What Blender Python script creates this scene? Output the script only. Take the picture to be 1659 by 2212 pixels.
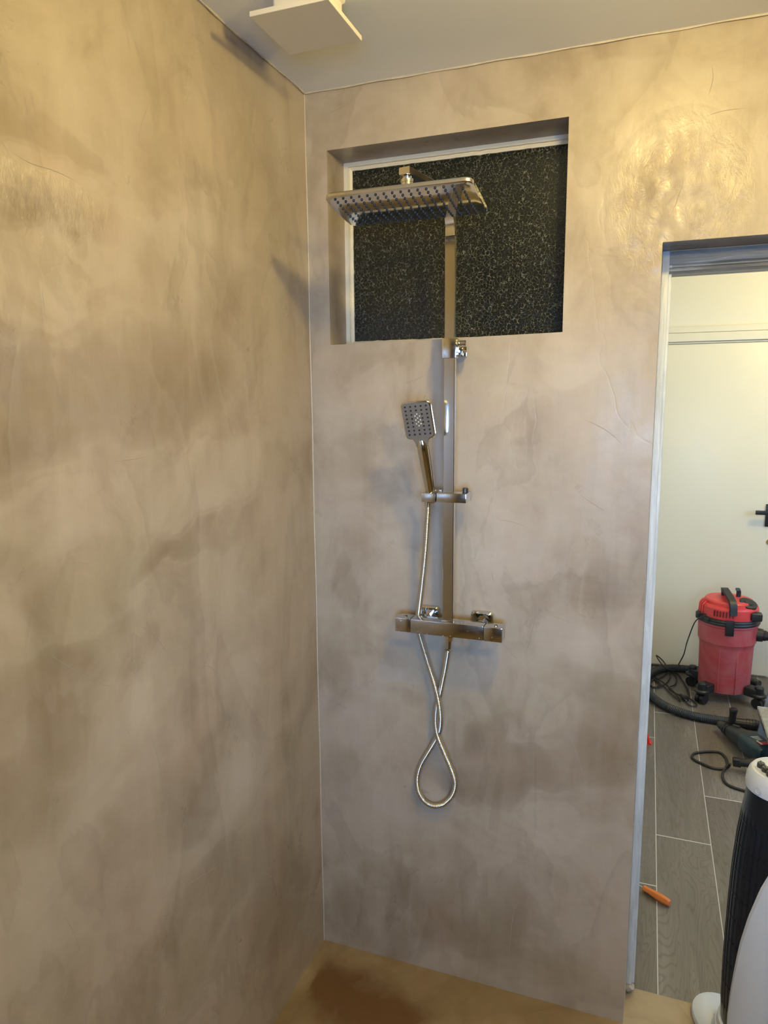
import bpy, bmesh, math, random
from mathutils import Vector, Matrix, noise
random.seed(7)
for o in list(bpy.data.objects): bpy.data.objects.remove(o)
SC = bpy.context.scene
COL = SC.collection
PI = math.pi
V = Vector

# ---------------------------------------------------------------- camera
cd = bpy.data.cameras.new('camera'); cam = bpy.data.objects.new('camera', cd); COL.objects.link(cam)
cd.sensor_fit = 'HORIZONTAL'; cd.sensor_width = 36; cd.lens = 33.3573; cd.clip_start = .02
M3 = Matrix(((0.937923,-0.046883,0.343662),(0.346758,0.148942,-0.926054),(-0.007770,0.987734,0.155953)))
cam.matrix_world = Matrix.Translation((0.86006,-1.75972,1.63216)) @ M3.to_4x4()
SC.camera = cam
# ---------------------------------------------------------------- light
SC.view_settings.view_transform = 'Standard'; SC.view_settings.look = 'None'
SC.view_settings.gamma = 1; SC.view_settings.use_curve_mapping = False
SC.view_settings.exposure = 0.0
W = bpy.data.worlds.new('world'); SC.world = W; W.use_nodes = True
W.node_tree.nodes['Background'].inputs[0].default_value = (.5, .6, .75, 1)
W.node_tree.nodes['Background'].inputs[1].default_value = 0.02
def lamp(name, kind, loc, power, color, **k):
    l = bpy.data.lights.new(name, kind); l.energy = power; l.color = color
    o = bpy.data.objects.new(name, l); COL.objects.link(o); o.location = loc
    for a, b in k.items():
        if a == 'look': o.rotation_euler = (V(b) - V(loc)).to_track_quat('-Z', 'Y').to_euler()
        else: setattr(l, a, b)
    return o
WARM = (1.0, .75, .25); COOL = (.34, .58, 1.0)
lamp('ceiling_bulb_light', 'POINT', (.89, -.76, 2.335), 21, WARM, shadow_soft_size=.04)
lamp('mirror_bulb_light', 'POINT', (1.25, -1.42, 2.12), 23, WARM, shadow_soft_size=.06)
lamp('window_daylight', 'AREA', (1.25, -3.06, 1.42), 10.2, COOL, shape='RECTANGLE', size=1.0, size_y=.7, spread=math.radians(64), look=(.40, 0, 1.25))
lamp('hall_bulb_light', 'POINT', (2.0, 1.75, 2.40), 36, (1.0, .80, .33), shadow_soft_size=.08)
lamp('hall_daylight', 'AREA', (3.1, 1.2, 1.3), 40, (.34, .58, 1.0), shape='RECTANGLE', size=1.2, size_y=1.2, look=(1.2, 1.6, .5))

# ---------------------------------------------------------------- materials
def nm(name):
    m = bpy.data.materials.new(name); m.use_nodes = True
    nt = m.node_tree; b = nt.nodes['Principled BSDF']; return m, nt, b
def nd(nt, t, **k):
    n = nt.nodes.new(t)
    for a, b in k.items():
        if a.startswith('i_'):
            key = a[2:]; key = int(key) if key.isdigit() else key.replace('_', ' ')
            n.inputs[key].default_value = b
        else: setattr(n, a, b)
    return n
def ramp(nt, src, stops, interp='LINEAR'):
    r = nt.nodes.new('ShaderNodeValToRGB'); r.color_ramp.interpolation = interp
    e = r.color_ramp.elements
    while len(e) < len(stops): e.new(.5)
    for q, (pos, c) in zip(e, stops):
        q.position = pos; q.color = (c, c, c, 1) if isinstance(c, (int, float)) else (*c, 1)
    nt.links.new(src, r.inputs[0]); return r.outputs[0]
def math_(nt, op, a, b=None, c=None):
    n = nt.nodes.new('ShaderNodeMath'); n.operation = op
    for i, x in enumerate((a, b, c)):
        if x is None: continue
        if isinstance(x, (int, float)): n.inputs[i].default_value = x
        else: nt.links.new(x, n.inputs[i])
    return n.outputs[0]
def mix(nt, fac, a, b, blend='MIX'):
    n = nt.nodes.new('ShaderNodeMix'); n.data_type = 'RGBA'; n.blend_type = blend
    for s, x in ((0, fac), (6, a), (7, b)):
        if isinstance(x, (int, float)): n.inputs[s].default_value = x
        elif isinstance(x, tuple): n.inputs[s].default_value = (*x, 1)
        else: nt.links.new(x, n.inputs[s])
    return n.outputs[2]
def coords(nt, sc=(1, 1, 1), rot=(0, 0, 0), kind='Object'):
    tc = nt.nodes.new('ShaderNodeTexCoord'); mp = nt.nodes.new('ShaderNodeMapping')
    mp.inputs['Scale'].default_value = sc; mp.inputs['Rotation'].default_value = rot
    nt.links.new(tc.outputs[kind], mp.inputs[0]); return mp.outputs[0]
def noi(nt, vec, scale, detail=4, rough=.55, dist=0, out='Fac'):
    n = nt.nodes.new('ShaderNodeTexNoise'); n.inputs['Scale'].default_value = scale
    n.inputs['Detail'].default_value = detail; n.inputs['Roughness'].default_value = rough
    n.inputs['Distortion'].default_value = dist
    nt.links.new(vec, n.inputs['Vector']); return n.outputs[out]
def bump(nt, b, h, strength=.3, dist=.002, prev=None):
    n = nt.nodes.new('ShaderNodeBump'); n.inputs['Strength'].default_value = strength
    n.inputs['Distance'].default_value = dist; nt.links.new(h, n.inputs['Height'])
    if prev is not None: nt.links.new(prev, n.inputs['Normal'])
    nt.links.new(n.outputs[0], b.inputs['Normal']); return n.outputs[0]

def simple(name, col, rough=.5, metal=0, var=.08, nscale=30, spec=.5, bmp=0, dirt=None, dirt_amt=.0, **kw):
    m, nt, b = nm(name)
    v = coords(nt)
    f = noi(nt, v, nscale, 5)
    lo = tuple(max(0, c * (1 - var)) for c in col); hi = tuple(min(1, c * (1 + var)) for c in col)
    c = mix(nt, f, lo, hi)
    if dirt:
        g = ramp(nt, noi(nt, v, nscale * .3, 8, .65, 1.2), [(.5 - dirt_amt * .3, 0), (.75 - dirt_amt * .2, 1)])
        c = mix(nt, math_(nt, 'MULTIPLY', g, dirt_amt), c, dirt)
    nt.links.new(c, b.inputs['Base Color'])
    r = math_(nt, 'ADD', math_(nt, 'MULTIPLY', f, rough * .4), rough * .8)
    nt.links.new(r, b.inputs['Roughness'])
    b.inputs['Metallic'].default_value = metal; b.inputs['Specular IOR Level'].default_value = spec
    for k, x in kw.items(): b.inputs[k.replace('_', ' ')].default_value = x
    if bmp: bump(nt, b, noi(nt, v, nscale * 4, 3), .3, bmp)
    return m

def cement(name, dark, mid, light, rust=None, glints=None, gloss=.31):
    m, nt, b = nm(name)
    v = coords(nt)
    at = nd(nt, 'ShaderNodeAttribute', attribute_name='stain_light')
    st = at.outputs['Fac']
    big = noi(nt, v, 1.7, 8, .58, .9)
    mid_n = noi(nt, v, 5.5, 9, .62, 1.1)
    fine = noi(nt, v, 34, 6, .6)
    # value of the mottling
    a = math_(nt, 'MULTIPLY_ADD', big, .62, .20)
    a = math_(nt, 'ADD', a, math_(nt, 'MULTIPLY_ADD', mid_n, .50, -.25))
    edge = math_(nt, 'MULTIPLY_ADD', math_(nt, 'SUBTRACT', mid_n, .5), 2.6, 1.0)
    se = math_(nt, 'MULTIPLY', st, edge)
    crisp = ramp(nt, se, [(.14, 0), (.30, .5), (.85, 1)])
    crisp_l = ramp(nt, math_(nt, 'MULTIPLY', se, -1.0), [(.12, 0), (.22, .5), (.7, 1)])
    streak = noi(nt, coords(nt, (9, 9, .9)), 1, 6, .6, .4)
    a = math_(nt, 'SUBTRACT', a, math_(nt, 'MULTIPLY', crisp, .165))
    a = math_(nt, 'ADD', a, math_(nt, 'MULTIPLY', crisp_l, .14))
    a = math_(nt, 'ADD', a, math_(nt, 'MULTIPLY_ADD', streak, .34, -.17))
    a = math_(nt, 'ADD', a, math_(nt, 'MULTIPLY_ADD', fine, .08, -.04))
    c = ramp(nt, a, [(.22, dark), (.5, mid), (.74, light)])
    # crisp edged trowel laps
    v2 = coords(nt, (1, 1, .5), (0, .35, .2))
    lap = noi(nt, v2, 2.6, 7, .5, 1.6)
    lapm = ramp(nt, lap, [(.530, 0), (.545, 1), (.62, .0)])
    c = mix(nt, math_(nt, 'MULTIPLY', lapm, .17), c, tuple(x * .55 for x in dark))
    lap2 = noi(nt, v2, 3.7, 6, .5, 1.1)
    lapm2 = ramp(nt, lap2, [(.425, 0), (.44, 1), (.54, 0)])
    c = mix(nt, math_(nt, 'MULTIPLY', lapm2, .16), c, light)
    # green / pink pigment drift
    hue = noi(nt, v, 3.1, 4, .5, .5)
    c = mix(nt, ramp(nt, hue, [(.52, 0), (.68, .22)]), c, tuple(x * y for x, y in zip(mid, (.93, 1.0, .84))))
    c = mix(nt, ramp(nt, noi(nt, v, 4.3, 5, .5, .8), [(.60, 0), (.70, .30)]), c, tuple(x * y for x, y in zip(mid, (.97, .84, .80))))
    if rust:
        c = mix(nt, ramp(nt, math_(nt, 'MULTIPLY', st, edge), [(.35, 0), (.85, .85)]), c, rust)
    nt.links.new(c, b.inputs['Base Color'])
    r = ramp(nt, noi(nt, v, 6, 7, .6, .6), [(.3, gloss - .07), (.7, gloss + .20)])
    nt.links.new(r, b.inputs['Roughness'])
    b.inputs['Specular IOR Level'].default_value = .5
    # relief
    p = bump(nt, b, noi(nt, v, 5, 4, .5, .4), .22, .012)
    line = math_(nt, 'ABSOLUTE', math_(nt, 'SUBTRACT', noi(nt, v2, 2.2, 5, .5, .9), .5))
    lm = ramp(nt, line, [(0, 0), (.006, 1)])
    p = bump(nt, b, lm, .30, .0005, p)
    sv = coords(nt, (60, 60, 9), (0, .5, .3))
    p = bump(nt, b, noi(nt, sv, 1, 5, .65), .14, .0025, p)
    p = bump(nt, b, noi(nt, v, 160, 3, .6), .16, .0008, p)
    if glints:
        for (cx, cy, cz), rad, sc, stg in glints:
            g = nt.nodes.new('ShaderNodeNewGeometry')
            d = nt.nodes.new('ShaderNodeVectorMath'); d.operation = 'SUBTRACT'; d.inputs[1].default_value = (cx, cy, cz)
            nt.links.new(g.outputs['Position'], d.inputs[0])
            s2 = nt.nodes.new('ShaderNodeVectorMath'); s2.operation = 'DIVIDE'; s2.inputs[1].default_value = rad
            nt.links.new(d.outputs[0], s2.inputs[0])
            l = nt.nodes.new('ShaderNodeVectorMath'); l.operation = 'LENGTH'; nt.links.new(s2.outputs[0], l.inputs[0])
            mk = ramp(nt, l.outputs['Value'], [(.35, 1), (1, 0)])
            gn = noi(nt, coords(nt, sc, (.3, .3, .5)), 1, 6, .7, .6)
            p = bump(nt, b, math_(nt, 'MULTIPLY', gn, mk), 1, stg, p)
            rough_s = b.inputs['Roughness'].links[0].from_socket
            nt.links.new(math_(nt, 'SUBTRACT', rough_s, math_(nt, 'MULTIPLY', mk, .20)), b.inputs['Roughness'])
    return m

M = {}
M['wall'] = cement('microcement_wall', (.235, .178, .118), (.40, .335, .265), (.495, .43, .36),
    glints=[((0, -.88, 1.93), (.5, .17, .05), (110, 110, 45), .004), ((.90, 0, 2.05), (.16, .5, .20), (34, 34, 20), .007)])
M['wall_far'] = cement('low_bounce_cement_wall', (.10, .085, .07), (.15, .13, .11), (.19, .17, .145))  # cement darkened on the unseen walls to cut their bounce light
M['floor'] = cement('microcement_floor', (.16, .105, .052), (.25, .18, .105), (.34, .265, .17), rust=(.13, .062, .018))
M['ceiling'] = simple('ceiling_paint', (.84, .87, .91), .75, var=.02, nscale=14)
M['cream'] = simple('cream_gloss_paint', (.76, .73, .60), .36, var=.02, nscale=8, bmp=.0006)
M['cream_frame'] = simple('cream_window_paint', (.78, .73, .60), .4, var=.1, nscale=40, bmp=.001)
M['fan_white'] = simple('white_cover_plastic', (.80, .76, .68), .4, var=.02)
M['seam'] = simple('trowel_seam', (.36, .305, .25), .5, var=.25, nscale=60)
M['black'] = simple('black_plastic', (.012, .012, .014), .35, var=.2)
M['dusty_black'] = simple('dusty_black_plastic', (.014, .016, .020), .45, var=.3, nscale=20, dirt=(.09, .09, .09), dirt_amt=.2)
M['rubber'] = simple('dark_rubber', (.010, .012, .018), .4)
M['hose_black'] = simple('hose_plastic', (.016, .021, .028), .42, var=.2, dirt=(.06, .07, .08), dirt_amt=.3)
M['cable'] = simple('black_cable', (.016, .016, .018), .5, var=.3)
M['red'] = simple('red_plastic', (.62, .035, .04), .42, var=.1, nscale=14, dirt=(.55, .16, .16), dirt_amt=.3)
M['red_dusty'] = simple('dusty_red_drum', (.42, .015, .025), .55, var=.2, nscale=9, dirt=(.46, .16, .18), dirt_amt=.75)
M['red_slot'] = simple('vent_slot_red', (.14, .008, .01), .6)
M['white_plastic'] = simple('white_heater_plastic', (.64, .69, .80), .38, var=.015)
M['grille'] = simple('black_heater_grille', (.008, .012, .02), .30, var=.2)
M['orange'] = simple('orange_handle', (.60, .16, .025), .38, var=.1, nscale=60)
M['steel'] = simple('bare_steel', (.62, .62, .62), .28, 1, var=.05)
M['teal'] = simple('teal_tool_plastic', (.010, .040, .058), .38, var=.25, nscale=40, dirt=(.08, .10, .10), dirt_amt=.35)
M['grey_tool'] = simple('grey_tool_rubber', (.028, .034, .036), .5, var=.3, nscale=50)
M['sticker_red'] = simple('sticker_red', (.45, .05, .06), .5, var=.2)
M['sticker_white'] = simple('sticker_white', (.55, .56, .58), .4, var=.2)
M['bluegrey'] = simple('blue_grey_painted_metal', (.16, .20, .26), .45, var=.2, nscale=30, dirt=(.35, .36, .36), dirt_amt=.3)
M['dusty_board'] = simple('dusty_tread', (.36, .35, .31), .8, var=.3, nscale=60, dirt=(.14, .14, .12), dirt_amt=.5)
M['brass'] = simple('brass', (.62, .45, .2), .3, 1)
M['red_bit'] = simple('bright_red_plastic', (.75, .03, .015), .4)
M['knob'] = simple('knob_dark', (.035, .036, .04), .35)
M['caulk'] = simple('corner_caulk', (.55, .49, .40), .5, var=.2, nscale=60)
M['emboss'] = simple('emboss_grey', (.50, .54, .62), .4)
M['white_dot'] = simple('white_nozzle', (.75, .75, .72), .4)
M['shower_face'] = simple('satin_grey_face', (.30, .275, .25), .38, .6, var=.03)
M['hole'] = simple('dark_void', (.01, .009, .008), .8)

def chrome(name, rough=.05, col=(.72, .71, .69)):
    m, nt, b = nm(name)
    v = coords(nt)
    f = noi(nt, v, 25, 4)
    nt.links.new(mix(nt, f, tuple(c * .94 for c in col), col), b.inputs['Base Color'])
    b.inputs['Metallic'].default_value = 1
    nt.links.new(ramp(nt, noi(nt, v, 60, 5), [(.4, rough), (.75, rough + .06)]), b.inputs['Roughness'])
    return m
M['chrome'] = chrome('chrome'); M['chrome_soft'] = chrome('chrome_water_marked', .11, (.66, .64, .61))
M['chrome_hose'] = chrome('chrome_hose', .16, (.68, .67, .65))

# painted door frame: grey-blue primer with brush strokes, head painted in shade
m, nt, b = nm('grey_blue_brushed_paint'); M['frame'] = m
v = coords(nt, (6, 60, 60)); v_b = coords(nt, (40, 40, 5))
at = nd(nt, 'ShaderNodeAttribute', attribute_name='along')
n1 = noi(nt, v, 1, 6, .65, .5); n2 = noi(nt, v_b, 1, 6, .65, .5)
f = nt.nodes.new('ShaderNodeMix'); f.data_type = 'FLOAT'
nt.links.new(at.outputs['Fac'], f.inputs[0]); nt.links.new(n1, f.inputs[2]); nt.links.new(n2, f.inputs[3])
thin = ramp(nt, f.outputs[0], [(.25, (.17, .165, .155)), (.55, (.29, .285, .27)), (.66, (.52, .53, .53))])  # head ramp: same paint, darkened in colour for the shade under the soffit
jamb_tone = ramp(nt, f.outputs[0], [(.25, (.42, .44, .45)), (.52, (.60, .63, .65)), (.72, (.78, .81, .83))])
nt.links.new(mix(nt, at.outputs['Fac'], thin, jamb_tone), b.inputs['Base Color'])
b.inputs['Roughness'].default_value = .38
bump(nt, b, f.outputs[0], .6, .003)

# obscured glass with fine crackle
m, nt, b = nm('crackle_obscured_glass'); M['glass'] = m
v = coords(nt)
w1 = noi(nt, v, 45, 3, .6, 0, 'Color')
off = nt.nodes.new('ShaderNodeVectorMath'); off.operation = 'MULTIPLY_ADD'
nt.links.new(w1, off.inputs[0]); off.inputs[1].default_value = (.020, .020, .020); nt.links.new(v, off.inputs[2])
vo = nt.nodes.new('ShaderNodeTexVoronoi'); vo.feature = 'DISTANCE_TO_EDGE'; vo.inputs['Scale'].default_value = 120
nt.links.new(off.outputs[0], vo.inputs['Vector'])
ln = ramp(nt, vo.outputs['Distance'], [(.0, 1), (.03, .8), (.075, 0)])
brk = ramp(nt, noi(nt, v, 90, 3, .6), [(.42, .05), (.58, 1)])
area = ramp(nt, noi(nt, v, 4, 3, .5), [(.3, .45), (.7, 1)])
lf = math_(nt, 'MULTIPLY', math_(nt, 'MULTIPLY', ln, brk), area)
nt.links.new(mix(nt, lf, (.010, .012, .009), (.26, .27, .20)), b.inputs['Base Color'])
nt.links.new(ramp(nt, lf, [(0, .22), (1, .45)]), b.inputs['Roughness'])
b.inputs['Transmission Weight'].default_value = .25
b.inputs['IOR'].default_value = 1.5
bump(nt, b, lf, .8, .002)

# wood look porcelain planks
m, nt, b = nm('wood_look_plank_tile'); M['plank'] = m
at = nd(nt, 'ShaderNodeAttribute', attribute_name='plank')
tc = nd(nt, 'ShaderNodeTexCoord')
cb = nd(nt, 'ShaderNodeCombineXYZ'); 
k = math_(nt, 'MULTIPLY', at.outputs['Fac'], 37.0)
nt.links.new(k, cb.inputs[0]); nt.links.new(k, cb.inputs[2])
ad = nd(nt, 'ShaderNodeVectorMath', operation='ADD')
nt.links.new(tc.outputs['Object'], ad.inputs[0]); nt.links.new(cb.outputs[0], ad.inputs[1])
mp = nd(nt, 'ShaderNodeMapping'); mp.inputs['Scale'].default_value = (1, .16, 1); nt.links.new(ad.outputs[0], mp.inputs[0])
wv = noi(nt, mp.outputs[0], 7, 3, .5, 1.3)
rings = math_(nt, 'FRACT', math_(nt, 'MULTIPLY', wv, 26))
rings = ramp(nt, rings, [(0, 0), (.25, 1), (.8, 1), (1, 0)])
mp2 = nd(nt, 'ShaderNodeMapping'); mp2.inputs['Scale'].default_value = (1, .05, 1); nt.links.new(ad.outputs[0], mp2.inputs[0])
fib = noi(nt, mp2.outputs[0], 130, 4, .6)
base = ramp(nt, noi(nt, mp.outputs[0], 5, 4, .6, .6), [(.3, (.070, .062, .054)), (.5, (.145, .130, .115)), (.72, (.25, .235, .218))])
c = mix(nt, .45, base, mix(nt, fib, (.06, .052, .045), (.25, .235, .22)))
c = mix(nt, math_(nt, 'MULTIPLY', math_(nt, 'SUBTRACT', 1.0, rings), .55), c, (.085, .065, .050))
tone = ramp(nt, at.outputs['Fac'], [(0, .80), (1, 1.12)])
c = mix(nt, 1.0, c, tone, 'MULTIPLY')
nt.links.new(c, b.inputs['Base Color'])
b.inputs['Roughness'].default_value = .36
bump(nt, b, fib, .2, .0008)
M['grout'] = simple('pale_grout', (.50, .51, .50), .6, var=.05)

# ---------------------------------------------------------------- mesh helpers
def link(name, bm, mats, parent=None, smooth=False):
    me = bpy.data.meshes.new(name); bm.normal_update(); bm.to_mesh(me); bm.free()
    for mt in (mats if isinstance(mats, (list, tuple)) else [mats]): me.materials.append(M[mt] if isinstance(mt, str) else mt)
    o = bpy.data.objects.new(name, me); COL.objects.link(o)
    if smooth:
        for p_ in me.polygons: p_.use_smooth = True
        try: me.set_sharp_from_angle(angle=math.radians(21))
        except Exception: pass
    if parent: o.parent = parent; o.matrix_parent_inverse = parent.matrix_basis.inverted()
    return o
def tag(o, label, cat, group=None):
    o['label'] = label; o['category'] = cat
    if group: o['group'] = group
    return o
def thing(name, label, cat, loc, group=None):
    o = bpy.data.objects.new(name, None); COL.objects.link(o); o.location = loc; o.empty_display_size = .05
    return tag(o, label, cat, group)
def struct(name, bm, mats, parent=None, smooth=False):
    o = link(name, bm, mats, parent, smooth)
    if not parent: o['kind'] = 'structure'
    return o
def NB(): return bmesh.new()
def box(bm, a, b, bev=0, seg=2, rot=None, piv=None, mi=0):
    x0, y0, z0 = a; x1, y1, z1 = b
    vs = [bm.verts.new((x, y, z)) for x in (x0, x1) for y in (y0, y1) for z in (z0, z1)]
    fs = [bm.faces.new([vs[i] for i in q]) for q in ((0, 1, 3, 2), (4, 6, 7, 5), (0, 4, 5, 1), (2, 3, 7, 6), (0, 2, 6, 4), (1, 5, 7, 3))]
    for f_ in fs: f_.material_index = mi
    if bev:
        es = list({e for f_ in fs for e in f_.edges})
        r = bmesh.ops.bevel(bm, geom=es, offset=bev, segments=seg, affect='EDGES', profile=.6, material=-1)
        vs = list({v_ for f_ in r['faces'] for v_ in f_.verts} | {v_ for v_ in vs if v_.is_valid})
    if rot is not None: bmesh.ops.rotate(bm, verts=[v_ for v_ in vs if v_.is_valid], cent=piv or ((x0 + x1) / 2, (y0 + y1) / 2, (z0 + z1) / 2), matrix=rot)
    return vs
def frame_of(d):
    d = d.normalized(); up = V((0, 0, 1)) if abs(d.z) < .95 else V((1, 0, 0))
    a = d.cross(up).normalized(); return a, a.cross(d).normalized()
def cyl(bm, a, b, r0, r1=None, n=20, caps=True, mi=0):
    a, b = V(a), V(b); r1 = r0 if r1 is None else r1
    u, w = frame_of(b - a); R1 = []
    for c, r in ((a, r0), (b, r1)): R1.append([bm.verts.new(c + (u * math.cos(2 * PI * i / n) + w * math.sin(2 * PI * i / n)) * r) for i in range(n)])
    fs = [bm.faces.new([R1[0][i], R1[0][(i + 1) % n], R1[1][(i + 1) % n], R1[1][i]]) for i in range(n)]
    if caps: fs += [bm.faces.new(R1[0][::-1]), bm.faces.new(R1[1])]
    for f_ in fs: f_.material_index = mi
def lathe(bm, prof, c=(0, 0, 0), n=40, axis=None, shape=None, mi=0, caps=True):
    """prof: list of (radius, height); axis: direction; shape(theta, radius) -> radius"""
    c = V(c); ax = V(axis or (0, 0, 1)).normalized()
    u, w = (V((1, 0, 0)), V((0, 1, 0))) if abs(ax.z) > .999 else frame_of(ax)
    rings = []
    for r, h in prof:
        rr = []
        for i in range(n):
            t = 2 * PI * i / n; q = shape(t, r) if shape else r
            rr.append(bm.verts.new(c + ax * h + (u * math.cos(t) + w * math.sin(t)) * q))
        rings.append(rr)
    for A, B in zip(rings, rings[1:]):
        for i in range(n):
            f_ = bm.faces.new([A[i], A[(i + 1) % n], B[(i + 1) % n], B[i]]); f_.material_index = mi
    if caps:
        f_ = bm.faces.new(rings[0][::-1]); f_.material_index = mi
        f_ = bm.faces.new(rings[-1]); f_.material_index = mi
def smooth_path(pts, step):
    P = [V(q) for q in pts]; P = [P[0] * 2 - P[1]] + P + [P[-1] * 2 - P[-2]]
    dense = []
    for i in range(1, len(P) - 2):
        p0, p1, p2, p3 = P[i - 1:i + 3]; n = max(4, int((p2 - p1).length / step * 2) + 2)
        for k in range(n):
            t = k / n
            dense.append(.5 * ((2 * p1) + (p2 - p0) * t + (2 * p0 - 5 * p1 + 4 * p2 - p3) * t * t + (3 * p1 - p0 - 3 * p2 + p3) * t ** 3))
    dense.append(P[-2])
    out = [dense[0]]; acc = 0
    for a, b in zip(dense, dense[1:]):
        L = (b - a).length; s = step - acc
        while s <= L and L > 0:
            out.append(a.lerp(b, s / L)); s += step
        acc = L - (s - step)
    return out
def tube(bm, path, r, n=10, mi=0, caps=True, flat=1.0):
    """r: number or function(index) ; parallel-transport frame"""
    path = [V(q) for q in path]; T = []
    for i in range(len(path)):
        a = path[max(0, i - 1)]; b = path[min(len(path) - 1, i + 1)]; T.append((b - a).normalized())
    u, w = frame_of(T[0]); rings = []
    for i, q in enumerate(path):
        u = (u - T[i] * u.dot(T[i])).normalized(); w = T[i].cross(u)
        rr = r(i) if callable(r) else r
        rings.append([bm.verts.new(q + u * math.cos(2 * PI * k / n) * rr + w * math.sin(2 * PI * k / n) * rr * flat) for k in range(n)])
    for A, B in zip(rings, rings[1:]):
        for i in range(n):
            f_ = bm.faces.new([A[i], A[(i + 1) % n], B[(i + 1) % n], B[i]]); f_.material_index = mi
    if caps: bm.faces.new(rings[0][::-1]).material_index = mi; bm.faces.new(rings[-1]).material_index = mi
def rect_sweep(bm, path, side, w, t, bev=.0015):
    """rectangular section: width w along 'side' vector, thickness t"""
    path = [V(q) for q in path]; side = V(side).normalized(); rings = []
    for i, q in enumerate(path):
        a = path[max(0, i - 1)]; b = path[min(len(path) - 1, i + 1)]; T = (b - a).normalized(); nrm = side.cross(T).normalized()
        hw, ht = w / 2, t / 2
        prof = [(-hw + bev, -ht), (hw - bev, -ht), (hw, -ht + bev), (hw, ht - bev), (hw - bev, ht), (-hw + bev, ht), (-hw, ht - bev), (-hw, -ht + bev)]
        rings.append([bm.verts.new(q + side * x + nrm * y) for x, y in prof])
    for A, B in zip(rings, rings[1:]):
        for i in range(8): bm.faces.new([A[i], A[(i + 1) % 8], B[(i + 1) % 8], B[i]])
    bm.faces.new(rings[0][::-1]); bm.faces.new(rings[-1])
def rrect(w, h, r, n=6):
    out = []
    for cx, cy, a0 in ((w / 2 - r, h / 2 - r, 0), (-w / 2 + r, h / 2 - r, 90), (-w / 2 + r, -h / 2 + r, 180), (w / 2 - r, -h / 2 + r, 270)):
        for k in range(n + 1):
            a = math.radians(a0 + 90 * k / n); out.append((cx + r * math.cos(a), cy + r * math.sin(a)))
    return out
def loft(bm, sections, mi=0, caps=True):
    rings = [[bm.verts.new(q) for q in s] for s in sections]; n = len(rings[0])
    for A, B in zip(rings, rings[1:]):
        for i in range(n): bm.faces.new([A[i], A[(i + 1) % n], B[(i + 1) % n], B[i]]).material_index = mi
    if caps: bm.faces.new(rings[0][::-1]).material_index = mi; bm.faces.new(rings[-1]).material_index = mi
def fix(bm): bmesh.ops.recalc_face_normals(bm, faces=bm.faces)

H = 2.4; WX0, WX1, WZ0, WZ1 = .0595, .6585, 1.781, 2.258; EX, EZ = .8693, 1.9711; EX2 = 1.66; WT = .11; RX = 2.25; FY = -3.0
STAIN_HILITE_L = [(-0.8652,1.9982,0.1671,0.0269,0.7000),(-0.6176,2.1299,0.1295,0.0962,0.3500),(-0.4513,2.0459,0.1450,0.0545,0.2000),(-0.1793,2.1139,0.1206,0.1702,0.1200),(-0.3767,1.8945,0.0775,0.0978,0.3000),(-0.7593,1.6461,0.3100,0.0866,0.6000),(-0.5573,1.7100,0.2052,0.1079,0.4000),(-0.9202,1.5548,0.0862,0.0421,0.5000),(-0.5065,1.3589,0.2081,0.0294,0.6000),(-0.6894,1.3342,0.0689,0.0174,0.6000),(-0.3023,1.2662,0.0667,0.0672,0.4000),(-0.1981,1.4676,0.0608,0.0690,0.6000),(-0.8659,1.2268,0.1236,0.0391,0.6000),(-0.9746,1.2046,0.0727,0.0431,0.3000),(-0.9703,1.0732,0.0747,0.1337,0.7000),(-0.7690,1.1676,0.0758,0.0254,0.6000),(-0.6609,1.0232,0.0745,0.0563,0.6000),(-0.7067,0.8314,0.1848,0.1130,0.3000),(-0.5676,0.8142,0.0865,0.1031,0.4500),(-0.8222,0.8632,0.0353,0.0517,0.6000),(-0.5355,0.5500,0.1752,0.0765,0.7000),(-0.2713,0.3230,0.1289,0.1434,0.8000),(-0.6919,0.4924,0.1604,0.1004,0.6000),(-0.8364,1.8255,0.0252,0.0285,0.7000),(-0.9222,1.8645,0.0350,0.0197,0.4000),(-0.6663,2.0075,0.2165,0.0473,-0.3000),(-0.8809,1.9319,0.0976,0.0336,-0.6000),(-0.9292,1.7986,0.0816,0.0331,-0.6000),(-0.7985,1.8022,0.1800,0.0444,-0.4000),(-0.4766,1.9335,0.1422,0.0546,-0.3000),(-0.4462,1.4602,0.3195,0.0601,-0.5000),(-0.9275,1.4845,0.0963,0.0424,-0.3000),(-0.4421,1.0279,0.2109,0.0859,-0.3000),(-0.8363,1.0824,0.1194,0.0492,-0.3000),(-0.3379,0.7500,0.1400,0.1426,-0.2000)]  # negative entries paint wall highlights as lighter tone among the stains
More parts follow.
